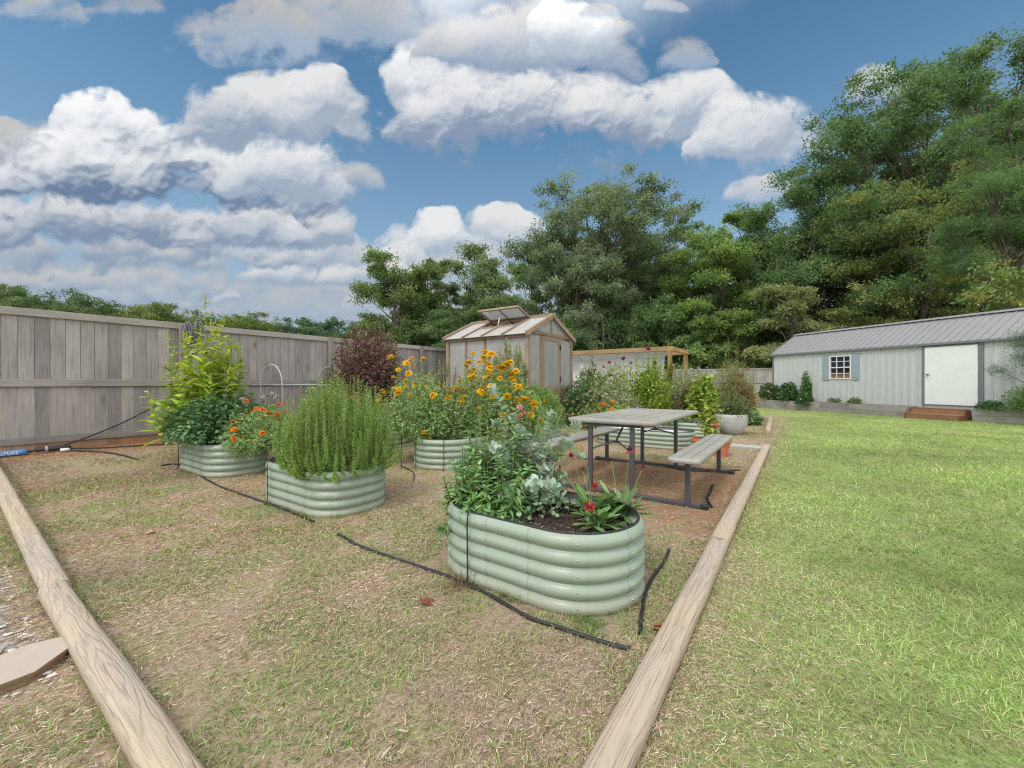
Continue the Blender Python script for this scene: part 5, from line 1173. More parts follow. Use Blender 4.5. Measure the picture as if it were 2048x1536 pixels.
for q in range(6):
    b=MB(); b.tubes(SP[q],np.linspace(.003,.0015,9),5,(.26,.32,.12)); p,D,N,s=stem_leaves(SP[q:q+1],44,.50,1.0,.9,r,.3); b.leaves(p,D,N,.018*r.uniform(.7,1.2,len(p)),.010,pick([(.36,.42,.16),(.46,.46,.22),(.30,.37,.13)],len(p),.15,r),'quad',.1); b.build('seed_stalk',M_LEAF,sn)
PNK=[bloom_pom('pink_snapdragon',[(.62,.24,.24),(.70,.36,.33),(.66,.30,.30)],.016,s+50,4) for s in range(2)]
SP2=bez(np.array([[.12,-.06,.2]]),np.array([[.16,-.06,.5]]),np.array([[.21,-.05,.69]]),9); stems(sn,SP2,.003,.002,[(.22,.27,.10)],5,r,'flower_stalk'); put_blooms(sn,[(.21+r.normal(0,.014),-.05+r.normal(0,.014),.69-.014*k) for k in range(6)],PNK,r,.8,1.2,.8)
r=np.random.default_rng(121); eu=place('eucalyptus_plant','blue grey eucalyptus with round leaves along arching sprigs in the nearest bed','eucalyptus',.80,.92,.25)
T=np.array([(.05,.50,.38),(-.12,.33,.33),(-.30,.05,.46),(-.05,.22,.58),(.05,.14,.62),(.20,.20,.52),(.12,.10,.50),(.30,.02,.50),(.38,-.12,.42),(.30,-.25,.36),(.10,-.12,.42),(.02,-.18,.30),(-.16,-.18,.24),(.28,-.05,.62),(-.20,.16,.36),(-.28,-.02,.20),(.06,-.02,.36),(.2,-.18,.24),(-.08,-.28,.22),(.10,.36,.80),(-.22,.30,.42),(.36,-.2,.55),(.0,.0,.5),(-.1,.1,.45)])
b_=np.c_[T[:,:2]*.15,np.full(len(T),.02)]; c_=b_*.3+T*.7; c_[:,2]=T[:,2]*1.0+.08; EP=bez(b_,c_,T,12); stems(eu,EP,.004,.0015,[(.30,.30,.22),(.26,.22,.16)],5,r)
s=np.linspace(.25,1,20)[None,:]*np.ones((len(T),1)); p,Td=lerp_path(EP,s); A=unit2(np.cross(Td,np.array([.1,.2,1.0]))); B=np.cross(Td,A)
pp,dd,nn,ll=[],[],[],[]
for sg in (-1,1):
    al=(np.arange(20)%2)[None,:,None]; ra=(A*(1-al)+B*al)*sg; pp.append(p); dd.append(unit2(ra+.45*Td+.15*r.standard_normal(p.shape))); nn.append(unit2(Td*.8+np.array([0,0,.35])-.3*ra)); ll.append(np.broadcast_to(.062*(1.15-.6*s)*r.uniform(.75,1.2,s.shape),s.shape))
pp,dd,nn,ll=[np.concatenate([x.reshape(-1,3) if x.ndim==3 else x.reshape(-1) for x in q]) for q in (pp,dd,nn,ll)]
foliage(eu,pp,dd,nn,ll,ll*.92,[(.40,.51,.44),(.35,.46,.37),(.48,.57,.53),(.31,.43,.31),(.40,.50,.38)],'round',r,.15,M_GLAUC,'leaves')
p,D,N=dome_leaves(r,1500,(.30,.32,.28),.9,.5,-.05); p=p+np.array([0,.04,.06]); foliage(eu,p,D,N,r.uniform(.018,.038,len(p)),r.uniform(.016,.032,len(p)),[(.32,.44,.28),(.38,.48,.34),(.26,.38,.22)],'round',r,.1,M_GLAUC,'small_leaves')
r=np.random.default_rng(122)
def daisy_plant(label,u,v,n,h,seed,flow):
    r=np.random.default_rng(seed); ro=place('daisy_plant',label,'daisy',u,v,.285,'red daisy plants in the nearest bed')
    n=int(n*1.3); th=r.uniform(0,6.28,n); el=r.uniform(.25,1.35,n); D=np.c_[np.cos(th)*np.cos(el),np.sin(th)*np.cos(el),np.sin(el)]; N=np.c_[-np.cos(th)*np.sin(el),-np.sin(th)*np.sin(el),np.cos(el)]
    foliage(ro,np.c_[r.normal(0,.03,n),r.normal(0,.03,n),r.uniform(0,.05,n)],D,N,r.uniform(.08,.18,n)*h,r.uniform(.028,.044,n),[(.13,.24,.075),(.17,.29,.10),(.11,.20,.065),(.22,.31,.14),(.15,.26,.09)],'strap',r,.35)
    for (px,py,pz,ms,sc,face) in flow:
        P=bez(np.array([[0,0,.02]]),np.array([[px*.6,py*.6,pz*.6]]),np.array([[px,py,pz]]),8); stems(ro,P,.003,.002,[(.17,.24,.09)],5,r,'flower_stalk')
        if ms: o=link('flower_head',ms,ro,(px,py,pz)); o.scale=(sc,)*3; o.rotation_euler=Vector(face).to_track_quat('Z','Y').to_euler()
    return ro
ECH=bloom_daisy('red_coneflower',[(.34,.03,.04),(.42,.05,.055)],.040,1,(.05,.012,.010),14,.30,.05,.55,.22)
GAI=bloom_daisy('red_blanket_flower',[(.20,.012,.012),(.27,.03,.015)],.027,2,(.10,.012,.012),15,.15,.25,.35,.34)
BUD=bloom_daisy('spent_coneflower',[(.16,.03,.03),(.2,.06,.05)],.016,3,(.06,.015,.012),8,.5,-.4,1.2,.3)
daisy_plant('strap leaved plant with red coneflowers on tall stalks',.90,.50,30,1.15,123,[(-.02,.14,.36,ECH,1.0,(-.1,.1,1)),(-.02,.22,.28,BUD,1,(0,0,1)),(.06,.10,.27,BUD,.9,(.1,0,1)),(.02,.05,.30,None,1,(0,0,1)),(-.06,-.03,.21,GAI,.8,(-.8,-.5,.4))])
daisy_plant('broad leaved plant with red coneflowers at the right end of the nearest bed',.98,.36,34,1.2,124,[(.10,-.02,.40,ECH,1.05,(-.1,.05,1)),(.10,-.10,.30,BUD,1.5,(.1,0,1)),(.05,.08,.33,None,1,(0,0,1))])
daisy_plant('low rosette with one red blanket flower by the rim of the nearest bed',.72,.40,30,.95,125,[(-.10,.0,.15,GAI,1.25,(-.5,-.45,.7)),(.05,-.05,.14,None,1,(0,0,1))])
# dry tuft and grass tufts at the bed foot
def tuft(label,u,v,n,L,pal,seed,spread=.1,name='grass_tuft',el0=.5):
    r=np.random.default_rng(seed); ro=place(name,label,'grass tuft',u,v,0,'tufts along the bed foot'); th=r.uniform(0,6.28,n); el=r.uniform(el0,1.4,n); D=np.c_[np.cos(th)*np.cos(el),np.sin(th)*np.cos(el),np.sin(el)]; N=np.c_[-np.cos(th)*np.sin(el),-np.sin(th)*np.sin(el),np.cos(el)]
    return foliage(ro,np.c_[r.normal(0,spread,n),r.normal(0,spread*.6,n),np.zeros(n)],D,N,r.uniform(.4,1,n)*L,.004,pal,'blade',r,.4)
tuft('dry brown weed tuft at the drip tube of the nearest bed',.27,.98,150,.12,[(.24,.15,.09),(.30,.21,.12),(.18,.11,.08)],130,.07,el0=.1)
tuft('green grass tuft at the front foot of the nearest bed',.30,.26,170,.07,[(.14,.24,.06),(.18,.28,.08)],131,.07)
tuft('small green grass tuft beside the dry weeds of the nearest bed',.30,.72,60,.08,[(.16,.24,.08),(.2,.26,.10)],132,.04)
# 11 rows behind the table
def wpos(px,Z): return ((px-CX)/F_PX*Z,Z)
DAH=[bloom_pom('magenta_zinnia',[(.38,.03,.12),(.45,.05,.16),(.32,.02,.09)],.045,s+70,4) for s in range(2)]
RUST=[bloom_pom('rust_bloom',[(.36,.13,.07),(.30,.10,.06)],.03,s+80,3) for s in range(2)]; WHT=[bloom_pom('white_bloom',[(.60,.58,.52),(.52,.50,.46)],.026,s+84,3) for s in range(2)]
PNKB=[bloom_pom('pink_bloom',[(.58,.28,.30),(.62,.36,.36)],.04,s+88,3) for s in range(2)]
def row_plant(name,label,px,Z,M,br,tr,h,L,W,pal,nl,seed,bl=None,nb=0,smin=.8,smax=1.2,z=.0,kind='quad',elev=.5,group='flowering plants behind the table'):
    r=np.random.default_rng(seed); ro=place(name,label,'garden plant',0,0,z,group,world=wpos(px,Z)); tr*=1.15 if group.startswith('flowering') else 1; h*=1.06 if group.startswith('flowering') else 1; P=fan(r,int(M*1.7),br*1.2,tr,h,.28,.12,K=8); W=W*1.5; L=L*1.1; nl=int(nl*1.3); stems(ro,P,.005,.002,[(.16,.22,.07),(.2,.2,.09)],4,r)
    p,D,N,s=stem_leaves(P,nl,.08,.97,elev,r,.4); foliage(ro,p,D,N,L*(1.15-.5*s)*r.uniform(.7,1.3,len(p)),W*(1.15-.4*s),pal,kind,r,.25)
    p,D,N=dome_leaves(r,int(1500*tr/.45*min(h,1.3)),(tr*.95,tr*.95,h*.58),.95,.4,-.4); p[:,2]+=h*.30; q=fbm(p[:,0]*7+seed,p[:,1]*7+p[:,2]*5,seed,3); p[:,2]*=(.72+.56*q); p[:,:2]*=(.7+.6*q)[::-1][:,None]; foliage(ro,p,D,N,L*r.uniform(.7,1.2,len(p)),W*1.1,pal,kind,r,.2,name='lower_foliage')
    if bl: put_blooms(ro,P[r.permutation(M)[:nb],-1]+r.normal(0,.02,(min(nb,M),3)),bl,r,smin,smax,.6)
    return ro
G1=[(.16,.26,.08),(.20,.32,.10),(.25,.34,.13),(.13,.20,.07)]; G2=[(.26,.36,.08),(.33,.43,.10),(.21,.31,.07),(.38,.46,.14)]; G3=[(.30,.34,.18),(.40,.42,.28),(.23,.29,.13),(.48,.48,.36)]; G4=[(.10,.18,.07),(.14,.23,.09),(.17,.26,.11)]
row_plant('rust_zinnia','tall bush topped with rusty red flowers beside the greenhouse corner',1186,11.2,34,.3,.42,1.55,.09,.035,G1,22,140,RUST,16,1,1.5)
row_plant('aster_bush','dark green bush low beside the greenhouse corner',1166,10.4,34,.35,.46,1.2,.08,.035,G4,18,141,PNKB,3)
row_plant('white_aster','pale speckled bush of small white flowers behind the picnic table',1218,10.2,50,.45,.62,1.22,.06,.025,G3,22,142,WHT,26,.8,1.3)
row_plant('magenta_zinnia','bush with magenta flowers left of the tall yellow green clump',1240,11.4,44,.40,.58,1.6,.075,.03,G2,22,143,DAH,9,1,1.5)
row_plant('tall_zinnia','tallest yellow green clump with crimson flowers before the white cloth',1300,11.2,60,.32,.46,1.72,.10,.03,[(.30,.42,.05),(.37,.48,.08),(.24,.36,.05)],30,144,DAH,10,1,1.6)
row_plant('fennel_clump','feathery pale green clump low behind the tabletop',1262,9.9,40,.25,.36,.72,.07,.006,[(.22,.30,.18),(.26,.33,.20)],26,145)
row_plant('orange_zinnia','low yellow green bush with orange flowers behind the table corner',1228,9.4,34,.25,.46,.62,.06,.03,G2,18,146,ORA,7,1.2,1.7)
row_plant('green_zinnia','mixed mid green plants closing the gap right of the pine post',1372,12.2,44,.4,.55,1.25,.08,.03,G1+G2,20,1480,PNKB,4,.6,.9)
row_plant('post_vine','yellowing vine climbing the pine post of the shade frame',1341,12.85,26,.12,.16,1.7,.07,.035,[(.28,.30,.06),(.34,.32,.08),(.20,.24,.05),(.36,.24,.08)],30,147)
row_plant('white_boneset','airy plant with hazy white flowers right of the pine post',1366,11.6,44,.3,.40,1.45,.06,.018,G3,24,148,WHT,26,.8,1.4)
row_plant('bronze_basil','dark bronze leaved plant below the airy white flowers',1386,10.9,30,.25,.36,1.1,.07,.035,[(.16,.15,.06),(.22,.20,.08),(.12,.10,.05)],18,149)
row_plant('lime_bean','lime green leafy plant behind the pepper trough',1407,10.2,30,.2,.30,1.25,.11,.06,[(.26,.36,.05),(.32,.42,.07),(.22,.31,.05)],18,150)
row_plant('lavender_aster','thin plant with lavender flowers in front of the far fence',1394,13.0,30,.3,.45,1.5,.05,.014,G3,18,151,LIL,26,1.4,2.2)
row_plant('tall_cosmos','tall wispy clump of pale pink flowers behind the concrete bowl',1462,11.6,80,.4,.58,1.72,.09,.014,[(.24,.32,.06),(.30,.36,.09),(.20,.26,.06),(.32,.24,.12)],34,152,PNKB,12,.7,1.1)
row_plant('rust_amaranth','reddish brown seed heads in front of the wispy tall clump',1478,10.8,24,.2,.32,1.32,.07,.03,[(.24,.14,.07),(.20,.09,.05),(.22,.22,.09)],22,153)
row_plant('squash_plant','sprawling green plant on the ground right of the concrete bowl',1488,10.8,30,.28,.36,.32,.10,.05,[(.14,.22,.10),(.18,.27,.13),(.10,.16,.07)],10,154)
row_plant('bowl_weeds','tangled green weeds standing in the concrete bowl',1464,8.82,54,.18,.34,.62,.045,.020,[(.15,.23,.10),(.20,.28,.13),(.11,.17,.07),(.24,.22,.12)],24,155,z=.33,group='plants in pots')
row_plant('bowl_creeper','pale green creeper trailing over the right rim of the concrete bowl',1490,8.72,30,.08,.24,.22,.04,.024,[(.16,.27,.12),(.21,.32,.16)],18,156,z=.34,group='plants in pots')
row_plant('bed_greens','young mixed greens in the dark soil bed behind the terracotta trough',1330,8.9,26,.3,.5,.22,.05,.02,G1,10,157,z=.24)
row_plant('trellis_greens','mixed green growth filling the bed below the white cloth',1150,12.2,50,.5,.9,.85,.07,.03,G1+G3,16,158,WHT,8)
row_plant('timber_bed_greens','yellow green growth in the grey timber bed by the greenhouse',1196,9.9,40,.4,.6,.60,.06,.03,G2+G3,16,159)
# pepper plant
r=np.random.default_rng(160); pe=place('pepper_plant','yellow green pepper plant with one red pepper in the terracotta trough','pepper plant',5.45,.60,.20)
P=fan(r,12,.05,.24,.62,.3,.25,K=8); stems(pe,P,.005,.002,[(.2,.28,.08)],5,r); p,D,N,s=stem_leaves(P,16,.2,1.0,.2,r,.4); foliage(pe,p,D,N,.095*r.uniform(.6,1.2,len(p)),.045,[(.34,.40,.05),(.40,.44,.07),(.26,.36,.05),(.46,.42,.06)],'ovate',r,.4)
P=fan(r,6,.03,.10,.95,.2,.1,K=8); 
b=MB(); b.tubes([(0,.02,0),(.0,.02,.5),(-.02,.02,.98)],.006,6); b.build('support_stake',mat_plain('stake_paint',(.04,.10,.08),.5),pe)
p,D,N,s=stem_leaves(P,10,.3,1,.3,r,.4); foliage(pe,p,D,N,.09,.04,[(.26,.36,.05),(.34,.42,.07)],'ovate',r,.4,None,'upper_leaves')
b=MB(); b.lathe([(0,-.055),(.012,-.05),(.026,-.02),(.030,.01),(.024,.03),(.006,.034),(.004,.05)],14,(.55,.035,.02)); b.build('pepper',mat_attr('red_pepper',.3,.1,10,.5,0),pe,(-.10,-.08,.26))
# shed plants
def shed_pt(x,off): c=Matrix.Rotation(SA,3,'Z')@Vector((x,-off,0)); return (SX0+c.x,SY0+c.y)
DK=[(.06,.13,.045),(.08,.16,.055),(.045,.10,.035),(.11,.19,.07)]
def shed_bush(label,x,off,R3,n,L,W,pal,seed,name='rose_bush',zc=.2,bl=None,nb=0,z=.36,kind='ovate',up=.5):
    ro=bush(name,label,'shrub',0,0,z,R3,n,L,W,pal,seed,kind,M=30,world=shed_pt(x,off),group='shrubs in front of the shed',zc=zc,shell=.7,up=up)
    if bl:
        r=np.random.default_rng(seed+1); d_=unit(r.standard_normal((nb,3))+np.array([-.5,-1.0,.6])); 
        c=Matrix.Rotation(-RZ,3,'Z'); put_blooms(ro,[tuple((c@Vector((q[0],q[1],abs(q[2])*1.0)))*.95) for q in d_*np.array([R3[0],R3[0],R3[2]])+np.array([0,0,zc])],bl,r,.9,1.6,.8)
    return ro
shed_bush('rose bush with pink blooms at the left end of the shed planter',.05,.34,(.42,.42,.62),900,.09,.05,DK,170,bl=PNKB,nb=9)
shed_bush('dark green rose bush with pale blooms beside the pink one at the shed',.95,.32,(.55,.42,.62),1300,.09,.05,DK,171,bl=WHT,nb=6)
shed_bush('tall thin climber against the shed wall left of the window',1.72,.22,(.24,.2,1.05),500,.09,.05,[(.10,.20,.05),(.13,.24,.07)],172,name='climber')
shed_bush('small bush drooping over the planter front below the shed window',1.95,.58,(.34,.32,.34),600,.07,.04,DK,173,bl=WHT,nb=3,z=.18,name='small_shrub',zc=.15)
shed_bush('short seedling under the shed window shutter',3.0,.34,(.32,.2,.14),70,.10,.05,[(.16,.23,.08),(.22,.28,.11)],174,name='seedling',zc=.04)
shed_bush('second short seedling right of the shed window',3.75,.34,(.34,.2,.20),80,.10,.05,[(.16,.23,.08),(.22,.28,.11)],175,name='seedling',zc=.04)
shed_bush('soft green bush overhanging the planter right of the steps',8.5,.60,(.72,.62,.62),2600,.07,.02,[(.13,.22,.06),(.17,.27,.08),(.10,.17,.05)],176,name='overhanging_bush',zc=.12,kind='quad')
shed_bush('low dark trailing plant just right of the shed steps',7.55,.50,(.40,.3,.22),380,.07,.03,DK,177,name='trailing_plant',zc=.05,kind='quad')

# dry leaves lying about
for k,(px,py,lab,c) in enumerate([(852,1208,'reddish dry leaf on the mulch left of the nearest bed',(.20,.06,.05)),(1308,1252,'brown curled dry leaf between short hose and lawn timber',(.26,.12,.07)),(290,1066,'tan dry leaf on the grass left of the rosemary bed',(.40,.25,.15))]):
    r=np.random.default_rng(700+k); x,y=ground_px(px,py,.015); b=MB(); n=4
    az=r.uniform(0,6.28)+np.array([0,.7,-.7,.1]); D=np.c_[np.cos(az),np.sin(az),r.uniform(.0,.5,n)]
    b.leaves(np.zeros((n,3)),D,unit(np.c_[r.normal(0,.4,n),r.normal(0,.4,n),np.ones(n)]),np.array([.07,.055,.055,.05]),.035,pick([c],n,.15,r),'ovate',.3)
    tag(b.build('dry_leaf',M_STRAW,None,(x,y,gz1(x,y)+.015)),lab,'leaf','dry leaves on the ground')
# ------------------------------------------------------------------ trees
M_CROWN=mat_leaf('tree_foliage',.65,.40,.2); M_BARK=mat_wood('tree_bark',(.15,.125,.10),(.08,.065,.055),2,dark=(.03,.025,.02),knots=False,rough=.95)
def make_tree(name,label,world,H,Rr,seed,pal,trunk=.35,lumps=34,twigs=15,leaves=92,L=.26,flat=.55,lumpR=.30,th=.28,zlow=.22,group=None,kind='quad',squash=1.0,lean=(0,0),sparse=0.0,needle=False,nt=1,up=.55,shape=.62):
    r=np.random.default_rng(seed); ro=thing(name,label,'tree',(world[0],world[1],gz1(*world)-.1),r.uniform(0,6.28),group)
    b=MB(); K=12; s=np.linspace(0,1,K)
    for q in range(nt):
        o=r.normal(0,.25*(nt>1),2)*H*.06; wob=np.cumsum(r.normal(0,.012*H,(K,2)),0)*s[:,None]
        tr=np.c_[o[0]+wob[:,0]+lean[0]*s+o[0]*2*s,o[1]+wob[:,1]+lean[1]*s+o[1]*2*s,s*H*.82]; b.tubes(tr,th*(1-.88*s)**.9*(1+.5*np.exp(-s*16)),8,(.5,.5,.5))
        if q==0: T0=tr
    cz=H*(zlow+1)/2; rz_=H*(1-zlow)/2
    # lump centres through the crown envelope, broader at mid height
    n=lumps; d=unit(r.standard_normal((n*3,3))); rad=r.random(n*3)**.40; C=d*rad[:,None]
    hz_=C[:,2]; wid=np.where(hz_>0,np.sqrt(np.clip(1-np.abs(hz_)**1.8,0.05,1)),1-.35*np.abs(hz_)**1.5)
    keep=[]; 
    C=C*np.array([1,1,.93/np.abs(C[:,2]).max()]); C[:,:2]*=.92/np.hypot(C[:,0],C[:,1]).max(); C=np.c_[C[:,0]*Rr,C[:,1]*Rr*squash,C[:,2]*rz_]
    for i in range(len(C)):
        if all(np.linalg.norm((C[i]-C[j])/np.array([Rr,Rr,rz_]))>.24*(34/lumps)**.33 for j in keep): keep.append(i)
        if len(keep)>=n: break
    C=C[keep]; hz_=C[:,2]/rz_; C=C+np.c_[lean[0]*.6+0*hz_,lean[1]*.6+0*hz_,cz+0*hz_]; n=len(C)
    s0=np.clip((C[:,2]/H-r.uniform(.16,.34,n))/.82,.12,.92); base=np.stack([np.interp(s0,s,T0[:,i]) for i in range(3)],1)
    mid=base*.45+C*.55; mid[:,2]=base[:,2]*.3+C[:,2]*.7+r.normal(0,.02*H,n); mid[:,:2]+=r.normal(0,.03*H,(n,2)); LP=bez(base,mid,C,8)
    b.tubes(LP,(th*.34*(1-s0*.75))[:,None]*np.linspace(1,.14,8)[None],6,(.5,.5,.5))
    # twigs
    lr=Rr*lumpR*r.uniform(.7,1.3,n); tw=[];tb=[]
    for i in range(n):
        k=int(twigs*r.uniform(.7,1.3)); dd=unit(r.standard_normal((k,3))); dd[:,2]=dd[:,2]*flat+.12; rr_=r.random(k)**.45
        e=C[i]+dd*rr_[:,None]*lr[i]; tw.append(e); f=r.uniform(.55,1,k); p,_=lerp_path(LP[i:i+1],f[None]); tb.append(p[0])
    E=np.concatenate(tw); Bq=np.concatenate(tb); m=Bq*.5+E*.5+r.normal(0,.01*H,E.shape); b.tubes(bez(Bq,m,E,4),np.linspace(.012,.005,4)*H/14,3,(.4,.4,.4),smooth=False)
    b.build('trunk',M_BARK,ro)
    nE=len(E); n2=nE*leaves; ti=np.repeat(np.arange(nE),leaves); sg=.095*Rr**.55*r.uniform(.6,1.4,nE)
    off=r.standard_normal((n2,3))*np.array([1,1,.62]); P=E[ti]+off*sg[ti][:,None]
    D=unit(off*.5+r.standard_normal((n2,3))*.8+np.array([0,0,-.15])); N=unit(np.array([0,0,up])+r.standard_normal((n2,3))*.6)
    pal=np.array(pal); tone=pal[r.integers(0,len(pal),nE)]*(1+.12*r.standard_normal((nE,1))); L*=.80; c=np.clip(1.9*tone[ti]*(1+.11*r.standard_normal((n2,1))),.004,.6)
    b=MB()
    if needle: b.leaves(P,D,N,L*r.uniform(.7,1.4,n2),L*.14,c,'quad',.15)
    else: b.leaves(P,D,N,L*r.uniform(.6,1.25,n2),L*.62*r.uniform(.7,1.2,n2),c,'quad',.12)
    b.build('crown',M_CROWN,ro); return ro
OAK=[(.085,.125,.055),(.07,.108,.05),(.105,.145,.065),(.13,.165,.085)]; OAKG=[(.085,.12,.065),(.11,.14,.085),(.07,.10,.055),(.14,.165,.11)]
LIME=[(.105,.16,.045),(.13,.185,.055),(.085,.135,.04),(.15,.20,.07)]; DEEP=[(.066,.112,.044),(.082,.134,.054),(.054,.092,.038),(.105,.15,.065)]; OLV=[(.13,.155,.05),(.16,.18,.065),(.11,.13,.045)]
def tw_(px,Z): return wpos(px,Z)
def th_(py,Z): return (HY-py)*Z/F_PX+1.2
make_tree('oak_tree','leftmost big tree behind the greenhouse, rounded with a drooping left edge',tw_(802,33),th_(512,33),3.9,201,[(.09,.13,.045),(.11,.15,.055),(.075,.11,.04)],zlow=.12,lumps=30,L=.24,nt=2)
make_tree('oak_tree','thin topped tree standing between two fuller trees behind the greenhouse vent',tw_(866,37),th_(500,37),2.6,202,OAKG,zlow=.3,lumps=20,L=.22,twigs=12)
make_tree('oak_tree','mid sized open oak directly behind the greenhouse roof',tw_(955,34),th_(508,34),4.2,203,OAK,zlow=.12,lumps=30,L=.24,nt=2)
make_tree('oak_tree','tallest dark oak in the middle of the treeline with a domed open crown',tw_(1195,38),th_(352,38),8.2,204,OAKG,zlow=.18,lumps=64,twigs=15,leaves=88,L=.27,lumpR=.22,th=.42,nt=3)
make_tree('oak_tree','dark oak shoulder right of the tallest oak',tw_(1330,40),th_(415,40),5.2,205,OAK,zlow=.12,lumps=36,L=.28,nt=2)
make_tree('oak_tree','grey green oak bulging in front of the tallest oak',tw_(1150,33),th_(530,33),4.6,206,OAKG,zlow=.10,lumps=34,L=.24)
make_tree('elm_tree','bright lime green tree left of the far right giant',tw_(1440,33),th_(448,33),4.8,207,LIME,zlow=.08,lumps=38,L=.25,flat=.4,nt=2)
make_tree('elm_tree','bright green pointed treetop poking up behind the lime tree',tw_(1505,36),th_(405,36),3.6,208,LIME,zlow=.2,lumps=26,L=.26,flat=.4)
make_tree('giant_oak','giant open branched oak sloping up toward the right edge',tw_(1765,31),th_(172,31),7.4,209,DEEP,zlow=.22,lumps=70,twigs=16,leaves=88,L=.24,flat=.55,lumpR=.22,th=.42,nt=3)
make_tree('giant_oak','highest tree crown at the upper right corner',tw_(1975,30),th_(92,30),7.6,210,DEEP,zlow=.25,lumps=70,twigs=16,leaves=88,L=.24,flat=.55,lumpR=.22,th=.45,nt=2)
make_tree('giant_oak','lower left shoulder tree of the giant oak with layered branches',tw_(1640,30),th_(345,30),5.6,211,DEEP,zlow=.18,lumps=46,L=.24,flat=.5,nt=2)
make_tree('oak_tree','olive tinged layered tree behind the middle of the shed',tw_(1800,26),th_(330,26),4.8,212,OLV+DEEP,zlow=.14,lumps=44,L=.21,flat=.45,nt=2)
make_tree('oak_tree','pale olive small tree at the left end of the shed',tw_(1585,26),th_(560,26),2.6,213,[(.15,.17,.08),(.18,.20,.10),(.12,.14,.06)],zlow=.05,lumps=26,L=.20,flat=.4)
make_tree('pine_tree','bright green feathery pine at the right edge above the shed roof',tw_(2035,19),th_(200,19),2.9,214,[(.075,.125,.05),(.095,.15,.06),(.06,.10,.045)],zlow=.28,lumps=34,twigs=18,leaves=88,L=.22,flat=.35,needle=True,th=.2)
make_tree('dogwood_tree','broad leaved yellow tinted tree leaning over the right end of the shed',tw_(2060,17.2),th_(515,17.2),2.3,215,[(.10,.15,.05),(.125,.175,.06),(.08,.125,.04),(.16,.16,.05)],zlow=.30,lumps=26,twigs=13,leaves=18,L=.22,th=.12)
make_tree('cedar_sapling','dark cedar branch tips hanging before the shed roof at the right edge',tw_(2075,11.6),th_(628,11.6),.85,216,[(.035,.075,.045),(.05,.09,.055)],zlow=.15,lumps=18,twigs=12,leaves=34,L=.09,needle=True,th=.06)
# understory closing the gaps under the crowns
PROTO={}
us=[(760,33,640,3.2,OAK,'low bush at the far left foot of the treeline'),(900,32,640,3.0,DEEP,'shadowy bush behind the greenhouse roof ridge'),(1010,33,620,3.2,OAK,'bush right behind the greenhouse gable'),(1120,31,640,3.0,DEEP,'dark bush above the bird feeder'),
    (1215,34,620,3.6,DEEP,'dark thicket behind the white cloth'),(1310,31,610,3.0,DEEP,'dark thicket above the shade frame corner'),(1395,30,600,2.8,LIME,'green undergrowth right of the shade frame'),(1470,29,620,2.6,LIME,'lower lime undergrowth above the far fence'),
    (1545,30,610,3.0,DEEP,'dark undergrowth just left of the shed roof'),(1660,27,600,2.8,OLV,'olive undergrowth behind the shed window end'),(1740,28,560,3.2,DEEP,'dark undergrowth behind the shed ridge centre'),(1850,25,600,2.6,OLV,'yellowish undergrowth behind the shed door'),(1930,26,560,3.0,DEEP,'dark undergrowth behind the right part of the shed')]
for i,(px,Z,py,rr_,pal,lab) in enumerate(us):
    key='u%s'%str(pal[0]); H_=th_(py,Z)
    if key not in PROTO: PROTO[key]=(make_tree('understory_tree',lab,tw_(px,Z),H_,rr_,300+i,pal,zlow=-.05,lumps=28,twigs=13,leaves=70,L=.24,th=.12,group='undergrowth along the treeline',lumpR=.34),H_,rr_)
    else:
        o,h0,r0=PROTO[key]; x,y=tw_(px,Z); dup(o,(x,y,gz1(x,y)-.1),i*1.9,(rr_/r0,rr_/r0,H_/h0),lab)
# deeper wood behind so that little sky shows low down
for i,(px,Z,py) in enumerate([(780,47,600),(930,46,570),(1060,48,500),(1180,47,470),(1290,48,470),(1400,46,500),(1520,47,470),(1640,45,430),(1760,44,380),(1890,43,330),(2020,42,300)]):
    lab=['tree deep in the wood behind the leftmost tree','tree deep in the wood behind the open oak','tree deep in the wood left of the tallest oak','tree deep in the wood behind the tallest oak','tree deep in the wood right of the tallest oak','tree deep in the wood behind the lime tree','tree deep in the wood behind the pointed treetop','tree deep in the wood behind the layered shoulder tree','tree deep in the wood behind the giant oak','tree deep in the wood behind the olive tree','tree deep in the wood behind the pine'][i]; H_=th_(py,Z); key='w%d'%(i%3)
    if key not in PROTO: PROTO[key]=(make_tree('wood_tree',lab,tw_(px,Z),H_,4.6,400+i,DEEP+OAK,zlow=-.02,lumps=32,twigs=12,leaves=60,L=.34,th=.3,group='trees deep in the wood',lumpR=.32),H_)
    else:
        o,h0=PROTO[key]; x,y=tw_(px,Z); dup(o,(x,y,gz1(x,y)-.1),i*1.7,(1,1,H_/h0),lab)
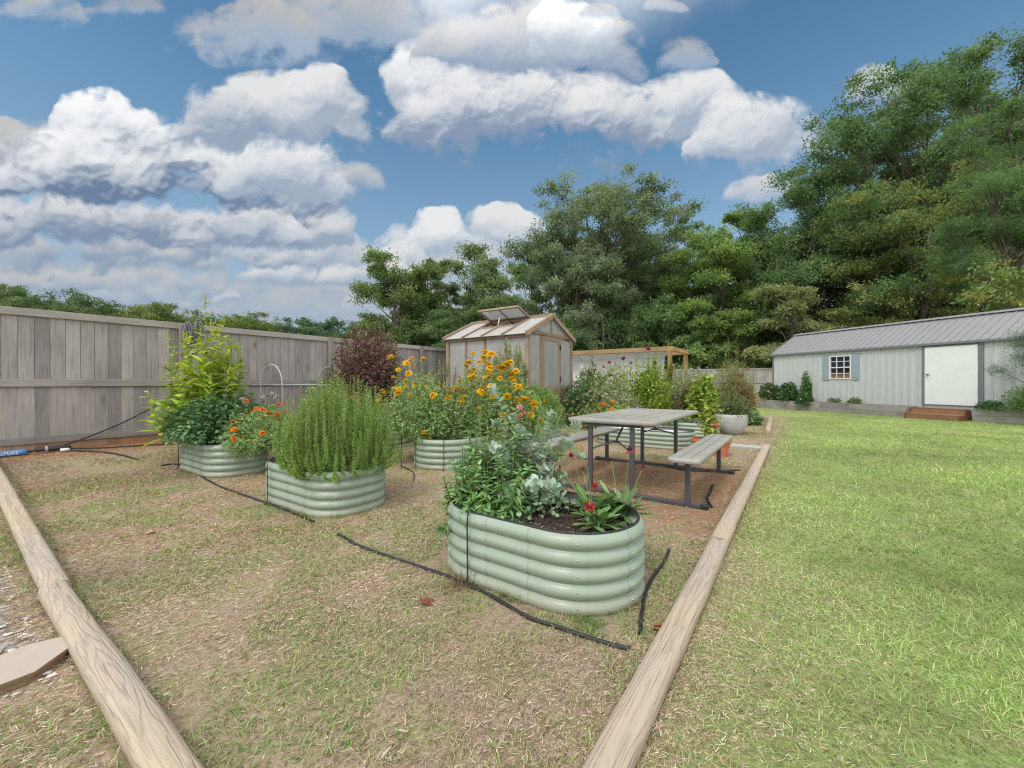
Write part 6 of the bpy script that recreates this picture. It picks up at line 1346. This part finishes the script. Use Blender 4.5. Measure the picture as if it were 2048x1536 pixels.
# dead branch hanging in front of the wood
r=np.random.default_rng(77); x,y=tw_(1192,31.5); db=thing('dead_tree','bare pale dead branch drooping in front of the dark wood','dead tree',(x,y,gz1(x,y)),0)
b=MB(); b.tubes(smooth_path([(0,0,0),(.1,.1,2.5),(.0,.1,5.2),(-.1,.1,6.4)],20),np.linspace(.09,.05,20),6,(.8,.8,.8))
for k in range(9):
    e=(r.uniform(-1.3,1.1),r.uniform(-.3,.3),r.uniform(2.4,4.4)); b.tubes(smooth_path([(-.05,.1,r.uniform(4.6,6.3)),(e[0]*.6,e[1],6.2+r.uniform(-.4,.3)),(e[0],e[1],5.0),e],16),np.linspace(.035,.010,16),5,(.8,.8,.8))
b.build('branches',mat_plain('bleached_bark',(.30,.27,.24),.9),db)
# distant treeline beyond the left fence
dist=[(-60,62,560,'leftmost'),(25,60,575,''),(78,66,590,''),(130,58,585,''),(185,66,603,''),(240,60,612,''),(300,64,604,''),(352,62,606,''),(418,66,630,''),(478,60,622,''),(520,66,640,''),(566,70,656,''),(618,66,646,''),(664,68,646,''),(706,66,664,''),(-150,64,560,'')]
names=['distant dark tree at the left edge above the fence rail','first distant tree in from the left edge of the photo','distant tree above the third fence board','distant bushy tree above the fifth fence board','distant low tree above the sixth fence board','distant low tree left of the olive pair','left tree of the olive pair above the fence','right tree of the olive pair beside the hose coil','distant low tree between the two tall lime plumes','distant yellow green tree right of the tall lime plume','distant small tree beside the yellow green one','distant lowest tree near the second fence post','round blue green distant tree left of the maroon shrub','round blue green distant tree just left of the maroon shrub top','distant tree hidden partly by the maroon shrub','distant tree out beyond the left edge']
for i,((px,Z,py,_),lab) in enumerate(zip(dist,names)):
    pal=OLV+LIME if i in (6,7,9,10) else ([(.06,.11,.055),(.08,.13,.07)] if i in (12,13,11) else DEEP+OAK)
    H_=th_(py,Z)*.97; pal=[tuple(.72*q_ for q_ in c_) for c_ in pal]; key='d%s'%str(pal[0])
    if key not in PROTO or i in (3,8): PROTO[key]=(make_tree('distant_tree',lab,tw_(px,Z),H_,7.4,500+i,pal,zlow=-.1,lumps=60,twigs=15,leaves=56,L=.36,flat=.8,th=.25,group='distant trees beyond the left fence',lumpR=.30),H_)
    else:
        o,h0=PROTO[key]; x,y=tw_(px,Z); dup(o,(x,y,gz1(x,y)-.1),i*2.3,(1,1,H_/h0),lab)
